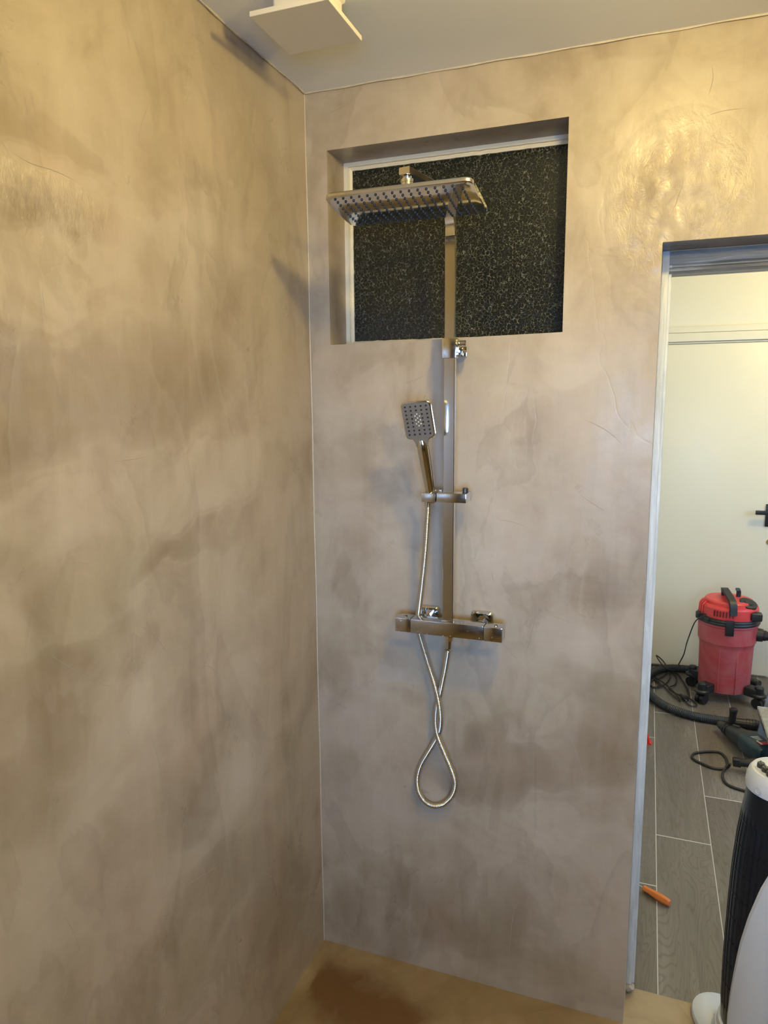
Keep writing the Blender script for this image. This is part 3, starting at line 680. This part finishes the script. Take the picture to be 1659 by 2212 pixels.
for x, y in pos[:100]:
    n_ = bpy.data.objects.new('rubber_nozzle', me_n); COL.objects.link(n_); n_.parent = t
    n_.matrix_parent_inverse = Matrix.Translation(-V(t.location)); n_.location = hp(x, y)
bm = NB()
for x, y in pos[100:]: lathe(bm, nprof, hp(x, y), 8, axis=ndir)
fix(bm); o = link('rubber_nozzles', bm, 'rubber', t); o['kind'] = 'stuff'

# ---------------------------------------------------------------- hand shower
hb, ht = V((.3635, -.083, 1.392)), V((.3450, -.156, 1.628))
hs = thing('hand_shower', 'chrome hand shower with square grey spray face held in slider bracket', 'hand shower', hb)
ax = (ht - hb).normalized()
sd = V((1, .06, .0)); sd = (sd - ax * sd.dot(ax)).normalized(); nf = ax.cross(sd); nf = nf if nf.y < 0 else -nf
Ltot = (ht - hb).length
def HP(s, a, n): return hb + ax * s + sd * a + nf * n
# handle
prof = [(-.012, .0095), (.0, .0110), (.006, .0122), (.012, .0128), (.05, .0136), (.095, .0146), (.125, .0150), (.140, .0140), (.152, .010)]
bm = NB(); secs = []
for s, r in prof:
    secs.append([HP(s, r * math.cos(q) * 1.0, r * math.sin(q) * .92) for q in [2 * PI * k / 24 for k in range(24)]])
loft(bm, secs); fix(bm)
link('handle', bm, 'chrome', hs, True)
# squared head with sloped shoulders; outline in (a, s)
def outline(shrink=0):
    pts = []; w = .0365 - shrink; s1 = Ltot - shrink; s0 = Ltot - .092 + shrink
    r = .011
    def arc(cx, cy, a0, a1, n=6, rr=r):
        for k in range(n + 1):
            a = math.radians(a0 + (a1 - a0) * k / n); pts.append((cx + rr * math.cos(a), cy + rr * math.sin(a)))
    arc(w - r, s1 - r, 0, 90); arc(-w + r, s1 - r, 90, 180)
    arc(-w + r, s0 + r, 180, 262)
    L_ = [(.0235 - shrink * .5, s0 + .0002), (.0190, s0 - .0035), (.0162, s0 - .0100), (.0146, s0 - .0200)]
    pts += [(-a_, b_) for a_, b_ in L_] + [(0, s0 - .0245)] + L_[::-1]
    arc(w - r, s0 + r, 278, 360)
    return pts
bm = NB()
loft(bm, [[HP(s, a, n) for a, s in outline(k)] for k, n in ((.006, -.010), (.0018, -.006), (0, -.002), (0, .0035), (.0012, .0052), (.0022, .0055))]); fix(bm)
head = link('spray_head', bm, 'chrome', hs, True)
bm = NB(); loft(bm, [[HP(s, a, n) for a, s in outline(.0030)] for n in (.0045, .0061)]); fix(bm)
face = link('spray_face', bm, 'shower_face', hs); face['label'] = 'satin grey spray face'
bm = NB(); bm2 = NB()
for r_ in range(8):
    for c_ in range(5):
        if 2 <= r_ <= 5 and c_ == 2: continue
        if r_ in (3, 4) and c_ in (2,): continue
        a = -.0255 + .01275 * c_; s = Ltot - .0105 - .0098 * r_
        q = [HP(s + u, a + w_, 0) for u, w_ in ((-.0016, -.0019), (-.0016, .0019), (.0016, .0019), (.0016, -.0019))]
        loft(bm, [[x + nf * .0058 for x in q], [x + nf * .0074 for x in q]])
for a, s in ((0, -.0295), (-.005, -.034), (.006, -.035), (.0005, -.0395), (-.0045, -.044), (.0065, -.0445), (.001, -.049), (-.0045, -.0535), (.0065, -.054), (.001, -.0585)):
    c0 = HP(Ltot + s, a, .0058); cyl(bm2, c0, c0 + nf * .0012, .0018, .0015, 10)
fix(bm)
o = link('spray_nozzles', bm, 'rubber', face); o = link('mist_nozzles', bm2, 'white_dot', face, True); o['label'] = 'small white mist nozzles'
# ---------------------------------------------------------------- metal hose
HOSE = [(0.3553,-0.0880,1.3863),(0.3565,-0.0880,1.3689),(0.3536,-0.0860,1.3277),(0.3452,-0.0740,1.2541),(0.3330,-0.0580,1.1772),(0.3199,-0.0400,1.1096),(0.3116,-0.0300,1.0619),(0.3110,-0.0280,1.0396),(0.3161,-0.0280,1.0134),(0.3386,-0.0300,0.9423),(0.3605,-0.0360,0.8817),(0.3737,-0.0440,0.8378),(0.3783,-0.0440,0.7983),(0.3737,-0.0340,0.7630),(0.3632,-0.0240,0.7328),(0.3518,-0.0200,0.7090),(0.3332,-0.0190,0.6743),(0.3157,-0.0180,0.6394),(0.3057,-0.0180,0.6006),(0.3077,-0.0180,0.5665),(0.3157,-0.0180,0.5474),(0.3264,-0.0180,0.5343),(0.3411,-0.0180,0.5269),(0.3573,-0.0190,0.5266),(0.3718,-0.0190,0.5317),(0.3852,-0.0200,0.5418),(0.4059,-0.0220,0.5703),(0.4143,-0.0240,0.6055),(0.4074,-0.0280,0.6412),(0.3869,-0.0340,0.6952),(0.3698,-0.0380,0.7405),(0.3615,-0.0320,0.7706),(0.3609,-0.0260,0.8087),(0.3685,-0.0260,0.8438),(0.3764,-0.0320,0.8759),(0.3913,-0.0460,0.9408),(0.4039,-0.0660,0.9971)]
bm = NB(); pth = smooth_path(HOSE, .0009)
ribs = (.0058, .0074, .0079, .0072)
tube(bm, pth, lambda i: ribs[i % 4], 12)
fix(bm); o = link('shower_hose', bm, 'chrome_hose', None, False)
for p_ in o.data.polygons: p_.use_smooth = True
tag(o, 'ribbed chrome shower hose hanging twisted in a loop below the mixer bar', 'shower hose')
bm = NB(); a = V(HOSE[0]); cyl(bm, a + V((0, .001, .013)), a + V((0, 0, -.016)), .0092, .0080, 20); link('hose_cone', bm, 'chrome', o, True)

# ---------------------------------------------------------------- tower fan heater
TX, TY = 1.190, .0
t = thing('tower_fan', 'tall white and black tower fan heater on lobed white base beside the doorway', 'fan heater', (TX, TY, 0))
bm = NB()
th0 = math.radians(129)
def lobeR(a):   # flared four-lobed foot
    k = .5 + .5 * math.cos(4 * (a - th0)); return .120 + .078 * k ** .65
n = 96; rings = []
for f_, z_ in ((1.0, .004), (1.0, .012), (.985, .019), (.90, .030), (.80, .037), (.68, .044)):
    rings.append([(TX + lobeR(2 * PI * i / n) * f_ * math.cos(2 * PI * i / n), TY + lobeR(2 * PI * i / n) * f_ * math.sin(2 * PI * i / n), z_ ) for i in range(n)])
for rr, z_ in ((.112, .052), (.106, .064), (.103, .078)):
    rings.append([(TX + rr * math.cos(2 * PI * i / n), TY + rr * math.sin(2 * PI * i / n), z_) for i in range(n)])
loft(bm, rings); fix(bm)
link('base', bm, 'white_plastic', t, True)
bm = NB(); lathe(bm, [(.1015, .070), (.1015, .080), (.0985, .0985), (.0955, .100)], (TX, TY, 0), 64); 
link('base_collar', bm, 'white_plastic', t, True)
PR = [(.092, .095), (.095, .15), (.0965, .22), (.0968, .32), (.0955, .42), (.0925, .52), (.0875, .60), (.0810, .66), (.0745, .71), (.0715, .735)]
def rad(z):
    for (r0, z0), (r1, z1) in zip(PR, PR[1:]):
        if z0 <= z <= z1: return r0 + (r1 - r0) * (z - z0) / (z1 - z0)
    return PR[0][0] if z < PR[0][1] else PR[-1][0]
bm = NB(); zs = [.095 + (.735 - .095) * i / 48 for i in range(49)]
N = 160
rings = []
for z_ in zs:
    row = []
    for i in range(N):
        a = 2 * PI * i / N; d = 0
        if .14 < z_ < .66: d = -.0022 if (i % 4) < 2 else 0
        row.append((TX + (rad(z_) + d) * math.cos(a), TY + (rad(z_) + d) * math.sin(a), z_))
    rings.append(row)
loft(bm, rings); fix(bm)
body = link('body', bm, 'grille', t, True)
bm = NB()
for k in range(9):
    z_ = .15 + k * .062
    lathe(bm, [(rad(z_) - .003, z_ - .0008), (rad(z_) + .0002, z_ - .0008), (rad(z_) + .0002, z_ + .0008), (rad(z_) - .003, z_ + .0008)], (TX, TY, 0), 80, caps=False)
link('grille_rings', bm, 'grille', body)
# curved white shell wrapping the front right
AZ = [(.098, 207), (.14, 208), (.20, 211), (.28, 216), (.36, 222), (.44, 231), (.52, 243), (.58, 256), (.64, 272), (.69, 290), (.728, 315)]
def az(z):
    for (z0, a0), (z1, a1) in zip(AZ, AZ[1:]):
        if z0 <= z <= z1: return a0 + (a1 - a0) * (z - z0) / (z1 - z0)
    return AZ[0][1]
bm = NB(); zs = [.098 + (.728 - .098) * i / 40 for i in range(41)]; A1 = 440; outer = []; inner = []
for z_ in zs:
    a0 = az(z_); K = 48; ro = []; ri = []
    for k in range(K + 1):
        a = math.radians(a0 + (A1 - a0) * k / K); e = .0038 * min(1, k / 1.0)
        ro.append(bm.verts.new((TX + (rad(z_) + .0005 + e) * math.cos(a), TY + (rad(z_) + .0005 + e) * math.sin(a), z_)))
    outer.append(ro)
for A_, B_ in zip(outer, outer[1:]):
    for k in range(len(A_) - 1): bm.faces.new([A_[k], A_[k + 1], B_[k + 1], B_[k]])
fix(bm); link('side_shell', bm, 'white_plastic', t, True)
bm = NB(); lathe(bm, [(.0735, .727), (.0765, .729), (.0770, .740), (.0755, .755), (.0710, .768), (.0660, .7745), (.0610, .7755), (.0575, .7735), (.020, .7725), (.002, .7722)], (TX, TY, 0), 64)
capo = link('top_cap', bm, 'white_plastic', t, True)
for k in range(3):
    c0 = V((1.1440 + .0070 * k, .0050 - .0190 * k, .7722))
    bm = NB(); lathe(bm, [(.0084, 0), (.0088, .004), (.0084, .011), (.0072, .0125)], c0, 20)
    box(bm, c0 + V((-.0016, -.0080, .0120)), c0 + V((.0016, .0080, .0138)), .0005)
    o = link('control_knob', bm, 'knob', capo, True); o['label'] = 'dark round control knob'
for k in range(3):
    bm = NB(); box(bm, (1.1310 + .0080 * k, -.0010 - .0135 * k, .7728), (1.1330 + .0080 * k, .0004 - .0135 * k, .7742))
    link('knob_mark', bm, 'emboss', capo)
a = math.radians(222); cc = V((TX + .0768 * math.cos(a), TY + .0768 * math.sin(a), .7415)); nn = V((math.cos(a), math.sin(a), .1)).normalized()
bm = NB(); u_, w_ = frame_of(nn)
for R0, r0 in ((.0075, .0009), (.0030, .0008)):
    ring = [cc + (u_ * math.cos(q) + w_ * math.sin(q)) * R0 for q in [2 * PI * k / 24 for k in range(25)]]
    tube(bm, ring, r0, 6, caps=False)
link('round_emblem', bm, 'emboss', capo, True)

# ---------------------------------------------------------------- wet and dry vacuum
VX, VY = 1.312, 2.39
t = thing('shop_vacuum', 'dusty red wet and dry vacuum cleaner standing by the cream door', 'vacuum cleaner', (VX, VY, 0))
def sq(k, p_=4.0):
    def f_(a, r): 
        c, s = abs(math.cos(a)), abs(math.sin(a)); return r * (1 - k + k / ((c ** p_ + s ** p_) ** (1 / p_)))
    return f_
bm = NB(); lathe(bm, [(.118, .052), (.126, .056), (.1300, .075), (.1350, .30), (.1385, .318), (.1450, .330), (.1480, .42), (.1520, .425), (.1520, .436)], (VX, VY, 0), 96, shape=lambda a, r: r * (1 - .035 * max(0, math.cos(6 * (a - .6))) ** 4 * (1 if r < .1345 + .0005 else .1)))
fix(bm); drum = link('drum', bm, 'red_dusty', t, True); drum['label'] = 'dust covered red drum'
bm = NB()
for a in (252, 290):
    a = math.radians(a); c_, s_ = math.cos(a), math.sin(a)
    box(bm, (VX + .1305 * c_ - .003, VY + .1305 * s_ - .006, .06), (VX + .1330 * c_ + .003, VY + .1330 * s_ + .003, .31), .002)
link('drum_rib', bm, 'red_dusty', drum, True)
bm = NB(); lathe(bm, [(.150, .434), (.1575, .437), (.1590, .445), (.1560, .452), (.1580, .458), (.1550, .466), (.148, .468)], (VX, VY, 0), 80); link('rim_seal', bm, 'dusty_black', t, True)
bm = NB(); lathe(bm, [(.146, .462), (.1465, .475), (.1430, .520), (.1370, .531), (.1220, .534), (.1200, .548), (.1120, .556), (.060, .562), (.010, .563)], (VX, VY, 0), 96, shape=lambda a, r: r * (1 + .03 * math.cos(2 * (a - 2.6))))
lid = link('motor_lid', bm, 'red', t, True)
bm = NB()
for k in range(7):
    a = math.radians(236 + k * 6.2); c_, s_ = math.cos(a), math.sin(a); q = Matrix.Rotation(a, 3, 'Z')
    z0, z1 = .483, .514
    cx, cy = VX + .1430 * c_, VY + .1430 * s_
    box(bm, (cx - .003, cy - .0028, z0), (cx + .003, cy + .0028, z1), rot=q, piv=(cx, cy, .5))
link('vent_slots', bm, 'red_slot', lid)
bm = NB()
for k in range(3):
    a = math.radians(186 + k * 9); c_, s_ = math.cos(a), math.sin(a)
    tube(bm, [(VX + .149 * c_, VY + .149 * s_, .470), (VX + .1455 * c_, VY + .1455 * s_, .522), (VX + .128 * c_, VY + .128 * s_, .545)], .0045, 8)
link('lid_rib', bm, 'red', lid, True)
bm = NB(); lathe(bm, [(.046, -.006), (.046, .008), (.040, .011)], (VX + .084, VY - .060, .546), 32, axis=(.25, -.35, 1)); lathe(bm, [(.024, .010), (.022, .015)], (VX + .084, VY - .060, .546), 24, axis=(.25, -.35, 1))
box(bm, (VX + .095, VY - .125, .472), (VX + .150, VY - .075, .515), .010, 3)
link('control_panel', bm, 'dusty_black', lid, True)
bm = NB(); rect_sweep(bm, smooth_path([(VX + .008, VY - .150, .500), (VX + .006, VY - .135, .555), (VX - .003, VY - .100, .578), (VX - .025, VY - .030, .606), (VX - .028, VY - .002, .604), (VX - .022, VY + .020, .585), (VX - .020, VY + .03, .555)], .012), (1, .25, 0), .036, .016); fix(bm)
rect_sweep(bm, smooth_path([(VX + .045, VY + .02, .555), (VX + .046, VY + .02, .585), (VX + .043, VY + .014, .604), (VX + .036, VY + .006, .606)], .01), (1, .25, 0), .020, .016); fix(bm)
link('carry_handle', bm, 'dusty_black', lid, True)
for a, w in ((268, .042), (90, .03)):
    a = math.radians(a); q = Matrix.Rotation(a + PI / 2, 3, 'Z'); cx, cy = VX + .158 * math.cos(a), VY + .158 * math.sin(a)
    bm = NB(); box(bm, (cx - w / 2 , cy - .008, .392), (cx + w / 2, cy + .006, .474), .004, rot=q, piv=(cx, cy, .44))
    link('lid_latch', bm, 'black', t, True)
bm = NB(); a = math.radians(205)
ring = [V((VX + .150 * math.cos(a), VY + .150 * math.sin(a) - .018, .466)) + V((.024 * math.cos(q), -.004 * math.cos(q), .016 * math.sin(q))) for q in [2 * PI * k / 20 for k in range(21)]]
tube(bm, ring, .0035, 8, caps=False); box(bm, (VX - .165, VY - .06, .445), (VX - .140, VY - .03, .480), .005)
link('cord_hook', bm, 'dusty_black', t, True)
bm = NB(); cyl(bm, (VX + .140, VY - .02, .372), (VX + .172, VY - .025, .372), .036, .034, 28); cyl(bm, (VX + .170, VY - .025, .372), (VX + .186, VY - .03, .372), .028, n=28); tube(bm, smooth_path([(VX + .18, VY - .03, .372), (VX + .26, VY - .04, .370), (VX + .40, VY - .02, .33), (VX + .52, VY + .05, .18), (VX + .56, VY + .14, .05)], .01), .024, 16)
link('suction_port', bm, 'dusty_black', t, True)
for (cx, cy) in ((VX - .118, VY - .150), (VX + .160, VY - .118), (VX - .152, VY + .095), (VX + .120, VY + .15)):
    d = V((cx - VX, cy - VY, 0)).normalized(); q = Matrix.Rotation(math.atan2(d.y, d.x), 3, 'Z')
    bm = NB(); m_c = V((cx, cy, 0)) - d * .028
    box(bm, m_c + V((-.040, -.030, .055)), m_c + V((.026, .030, .105)), .008, 3, rot=q, piv=m_c + V((0, 0, .08)))
    lathe(bm, [(.034, .062), (.038, .066), (.038, .074), (.030, .080)], (cx, cy, 0), 28)
    cas = link('caster_bracket', bm, 'dusty_black', t, True)
    bm = NB(); lathe(bm, [(.0215, .076), (.0225, .080), (.0225, .112), (.019, .118), (.010, .119)], (cx, cy, 0), 24); lathe(bm, [(.012, .1185), (.010, .1205)], (cx, cy, 0), 20, mi=1)
    link('caster_post', bm, ['dusty_black', 'grey_tool'], cas, True)
    bm = NB(); s_ = V((-d.y, d.x, 0))
    for e in (-.013, .013):
        c0 = V((cx, cy, .0275)) + s_ * e; cyl(bm, c0 - s_ * .010, c0 + s_ * .010, .0275, n=28)
    cyl(bm, (cx, cy, .030), (cx, cy, .064), .012, n=16)
    link('caster_wheel', bm, 'black', cas, True)
bm = NB(); pth = smooth_path([(1.1930,2.3000,0.4555),(1.2044,2.2700,0.4528),(1.2082,2.2600,0.4733),(1.1888,2.2600,0.4828),(1.1676,2.2700,0.4683),(1.1501,2.2800,0.4506),(1.1330,2.2800,0.4143),(1.1087,2.3000,0.3091),(1.0979,2.3200,0.2346),(1.0967,2.7578,0.0120),(1.0935,2.6635,0.0120)], .006); tube(bm, pth, .0032, 8); pth = smooth_path([(1.0941,2.6744,0.0080),(1.0398,2.6160,0.0300),(1.0003,2.6336,0.0500),(0.9661,2.6710,0.0900),(1.0057,2.7033,0.0500),(1.0462,2.6655,0.0100),(1.0880,2.6205,0.0080),(1.1170,2.4940,0.0080),(1.1326,2.3822,0.0080),(1.1365,2.2941,0.0080),(1.1143,2.2323,0.0080),(1.1344,2.1660,0.0080),(1.1692,2.1782,0.0080),(1.1531,2.2352,0.0080),(1.1241,2.2789,0.0080),(1.0931,2.2899,0.0080),(1.0624,2.3237,0.0080),(1.0356,2.3829,0.0080),(1.0658,2.4403,0.0080),(1.0809,2.5301,0.0080),(1.0704,2.6016,0.0080),(1.0455,2.6314,0.0080),(1.0434,2.5418,0.0080),(1.0205,2.4484,0.0080),(0.9823,2.3759,0.0080),(0.9535,2.3542,0.0080),(0.9370,2.4192,0.0080),(0.9625,2.5012,0.0080),(1.0000,2.4653,0.0080),(1.0359,2.3946,0.0080),(1.0698,2.3039,0.0080),(1.0903,2.2133,0.0080),(1.0717,2.2389,0.0080),(1.0381,2.3152,0.0080),(1.0112,2.3860,0.0080),(0.9747,2.4444,0.0080),(0.9498,2.5092,0.0080),(0.9749,2.4687,0.0080),(0.9871,2.4367,0.0080),(0.9700,2.3716,0.0080),(0.9370,2.3836,0.0080),(0.9243,2.4756,0.0080),(0.9499,2.5470,0.0080),(0.9837,2.5086,0.0080),(1.0374,2.6547,0.0080),(1.0036,2.7229,0.0080),(0.9415,2.7217,0.0080),(0.9236,2.7087,0.0080)], .006); tube(bm, pth, .0034, 8)
o = link('power_cord', bm, 'cable', t, True)
pa, pb = [V(q) for q in [(1.0925,2.2836,0.0150),(1.1143,2.2422,0.0150)]]
bm = NB(); dd = (pb - pa).normalized(); cyl(bm, pa, pa + dd * .045, .008, .014, 14); cyl(bm, pa + dd * .045, pa + dd * .058, .017, .016, 14)
sdv = V((-dd.y, dd.x, 0))
for e in (-.0095, .0095): cyl(bm, pa + dd * .056 + sdv * e, pa + dd * .078 + sdv * e, .0024, n=8, mi=1)
link('power_plug', bm, ['cable', 'steel'], o, True)
# corrugated hose
VH = [(1.5153,2.5742,0.0200),(1.4290,2.6547,0.0220),(1.3340,2.6894,0.0220),(1.2593,2.6942,0.0220),(1.1959,2.6917,0.0220),(1.1317,2.6851,0.0220),(1.0539,2.6699,0.0220),(0.9882,2.6235,0.0220),(0.9337,2.5273,0.0220),(0.9112,2.4157,0.0220),(0.9144,2.2902,0.0220),(0.9480,2.1823,0.0220),(0.9984,2.0991,0.0220),(1.0605,2.0425,0.0220),(1.1470,2.0031,0.0220),(1.2326,1.9936,0.0220),(1.3066,1.9918,0.0220)]
bm = NB(); pth = smooth_path(VH, .0022); rb = (.0205, .0218, .0218, .0205)
tube(bm, pth, lambda i: rb[i % 4], 14)
o = link('vacuum_hose', bm, 'hose_black', None, True); tag(o, 'black corrugated vacuum hose curling on the plank tiles around the red vacuum', 'hose')
bm = NB(); e = V(VH[-1]); dr = V((1, -.02, .02)).normalized()
cyl(bm, e - dr * .004, e + dr * .012, .024, n=24)
for k in range(4): cyl(bm, e + dr * (.078 + k * .013), e + dr * (.086 + k * .013), .0265, n=24)
cyl(bm, e + dr * .010, e + dr * .40, .0235, .0215, 24)
link('hose_cuff', bm, 'black', o, True)

# ---------------------------------------------------------------- rotary hammer drill lying on the floor
cA = V((1.262, 1.895, .040)); cB = V((1.430, 1.560, .060)); dd = (cB - cA).normalized(); sd2 = dd.cross(V((0, 0, 1))).normalized()
t = thing('hammer_drill', 'teal and black rotary hammer drill lying on floor beside the vacuum hose', 'drill', cA)
bm = NB(); lathe(bm, [(.012, -.018), (.017, -.014), (.020, -.004), (.0225, .018), (.021, .030)], cA, 24, axis=dd); link('drill_chuck', bm, 'grey_tool', t, True)
bm = NB(); lathe(bm, [(.022, .030), (.027, .034), (.027, .044), (.024, .046), (.024, .052), (.030, .056), (.031, .072)], cA, 24, axis=dd)
link('side_handle_collar', bm, 'black', t, True)
def sec2(s, w, h, r, dz=0, off=0):
    c0 = cA + dd * s + V((0, 0, dz)) + sd2 * off; up = sd2.cross(dd)
    return [c0 + sd2 * a + up * b_ for a, b_ in rrect(w, h, r, 5)]
bm = NB(); loft(bm, [sec2(.068, .050, .050, .020), sec2(.085, .060, .062, .022), sec2(.13, .070, .070, .022, .006), sec2(.19, .078, .078, .022, .008), sec2(.24, .086, .074, .020, .010)]); fix(bm)
box(bm, cA + dd * .12 + V((-.018, -.006, .043)), cA + dd * .12 + V((.014, .006, .050)), .003, rot=Matrix.Rotation(math.radians(-20), 3, 'Z'))
link('gear_housing', bm, 'grey_tool', t, True)
bm = NB(); loft(bm, [sec2(.205, .090, .084, .024, .008), sec2(.235, .100, .090, .026, .010), sec2(.30, .104, .086, .026, .010), sec2(.345, .098, .080, .024, .012), sec2(.36, .08, .06, .02, .012)]); fix(bm)
mh = link('motor_housing', bm, 'teal', t, True)
bm = NB(); up = sd2.cross(dd); up = up if up.z > 0 else -up
def patch(s, a, w, l, mi, hgt=.0555):
    c0 = cA + dd * s + sd2 * a + V((0, 0, .010)) + up * hgt
    q = [c0 + dd * x + sd2 * y for x, y in ((-l, -w), (-l, w), (l, w), (l, -w))]
    loft(bm, [q, [x + up * .0012 for x in q]], mi=mi)
for k in range(4): patch(.262 + k * .012, .004, .018 - k * .002, .0028, 1, .0445)
patch(.330, .0, .030, .016, 0, .0435); patch(.322, .02, .004, .020, 1, .0440)
fix(bm); link('rating_sticker', bm, ['sticker_red', 'sticker_white'], mh)
# D handle grip
g0 = V((1.288, 1.522, .040)); 
bm = NB(); tube(bm, smooth_path([g0, (1.33, 1.515, .048), (1.38, 1.520, .055), (1.43, 1.532, .056), (1.452, 1.556, .058)], .012), lambda i: .016 + .004 * min(1, i / 6), 14)
box(bm, g0 + V((-.012, -.017, -.016)), g0 + V((.022, .017, .018)), .006, 2)
link('rear_grip', bm, 'black', t, True)
bm = NB(); c0 = cA + dd * .058 + V((.012, .01, .0)); lathe(bm, [(.020, .028), (.014, .040), (.012, .052), (.0155, .062), (.0160, .120), (.0175, .135), (.0195, .142), (.018, .150), (.010, .152)], (c0.x, c0.y, 0), 20, axis=(.04, .0, 1)); 
link('side_handle', bm, 'black', t, True)
bm = NB(); tube(bm, smooth_path([(1.2653,1.4984,0.0400),(1.2533,1.5104,0.0120),(1.2310,1.5055,0.0060),(1.1971,1.5021,0.0060),(1.1608,1.5237,0.0060),(1.1297,1.5478,0.0060),(1.1158,1.5788,0.0060),(1.1255,1.6142,0.0060),(1.1523,1.6376,0.0060),(1.1930,1.6589,0.0060),(1.2309,1.6676,0.0060),(1.2523,1.6452,0.0060),(1.2617,1.5989,0.0060),(1.2576,1.5375,0.0120),(1.2440,1.5059,0.0060),(1.2327,1.4601,0.0060),(1.2321,1.4111,0.0060),(1.2433,1.3755,0.0060),(1.2664,1.3565,0.0060),(1.2985,1.3450,0.0060),(1.3333,1.3311,0.0060)], .006), .0058, 10); link('drill_cord', bm, 'cable', t, True)

# ---------------------------------------------------------------- step stool at the right edge
SX, SY, SZ = 1.398, 1.470, .205
t = thing('step_stool', 'blue-grey metal step stool with dusty grey tread behind the drill', 'step stool', (SX + .2, SY + .16, 0))
bm = NB(); box(bm, (SX, SY - .03, SZ - .022), (SX + .40, SY + .310, SZ), .003); tr = link('tread', bm, 'dusty_board', t, True)
bm = NB()
for a, b_ in (((SX - .003, SY - .033, SZ - .026), (SX + .001, SY + .313, SZ - .004)), ((SX - .003, SY + .309, SZ - .026), (SX + .40, SY + .314, SZ + .002))): box(bm, a, b_, .001)
link('tread_edge', bm, 'steel', tr)
def leg(a, b_, w=.034, d=.020):
    bm = NB(); rect_sweep(bm, [a, b_], (1, 0, 0), w, d); fix(bm); return link('leg', bm, 'bluegrey', t, True)
leg((1.432, 1.885, 0), (1.530, 2.02, .46)); leg((1.78, 1.885, 0), (1.70, 2.02, .46))
leg((SX + .14, SY - .01, 0), (SX + .14, SY, SZ - .02)); leg((SX + .37, SY + .01, 0), (SX + .36, SY + .03, SZ - .02))
for a, b_, sd_ in (((1.480, 1.925, .176), (1.480, 1.775, .178), (1, 0, 0)), ((1.750, 1.925, .176), (1.750, 1.775, .178), (1, 0, 0)), ((1.51, 2.01, .43), (1.72, 2.01, .43), (0, 1, 0))):
    bm = NB(); rect_sweep(bm, [a, b_], sd_, .018, .012); fix(bm); link('brace', bm, 'bluegrey', t, True)

# ---------------------------------------------------------------- screwdriver
s0, s1, s2 = [V(q) for q in [(0.8823,0.5839,0.0120),(0.9150,0.5586,0.0120),(0.9959,0.5077,0.0120)]]
t = thing('screwdriver', 'small screwdriver with orange handle lying on the tiles by the door frame', 'screwdriver', s1)
ax_ = (s2 - s1).normalized(); L_ = (s2 - s1).length
bm = NB(); lathe(bm, [(.0075, 0), (.0105, .003), (.0095, .010), (.0092, .018), (.0125, L_ * .5), (.0130, L_ * .75), (.0115, L_ - .006), (.0085, L_)], s1, 24, axis=ax_, shape=lambda a, r: r * (1 + .045 * math.cos(6 * a)))
link('handle', bm, 'orange', t, True)
bm = NB(); cyl(bm, s1, s1 - ax_ * .055, .0022, n=12); box(bm, s1 - ax_ * .062 + V((-.003, -.003, -.0006)), s1 - ax_ * .052 + V((.003, .003, .0006)))
o = link('shaft', bm, 'steel', t, True); o['label'] = 'thin bright steel shaft'

# ---------------------------------------------------------------- red plastic bit by the jamb
bm = NB(); rx, ry = .912, 1.665
prof = [(-.034, 0), (.030, 0), (.032, .006), (.022, .014), (.014, .040), (.008, .052), (-.004, .050), (-.008, .030), (-.030, .016)]
loft(bm, [[(rx + a * k, ry + y, z_ * k) for a, z_ in prof] for y, k in ((-.016, .9), (-.012, 1), (.012, 1), (.016, .9))]); fix(bm)
o = link('plastic_clip', bm, 'red_bit', None, True); tag(o, 'small bright red plastic clip standing on the tiles behind the door frame', 'clip')
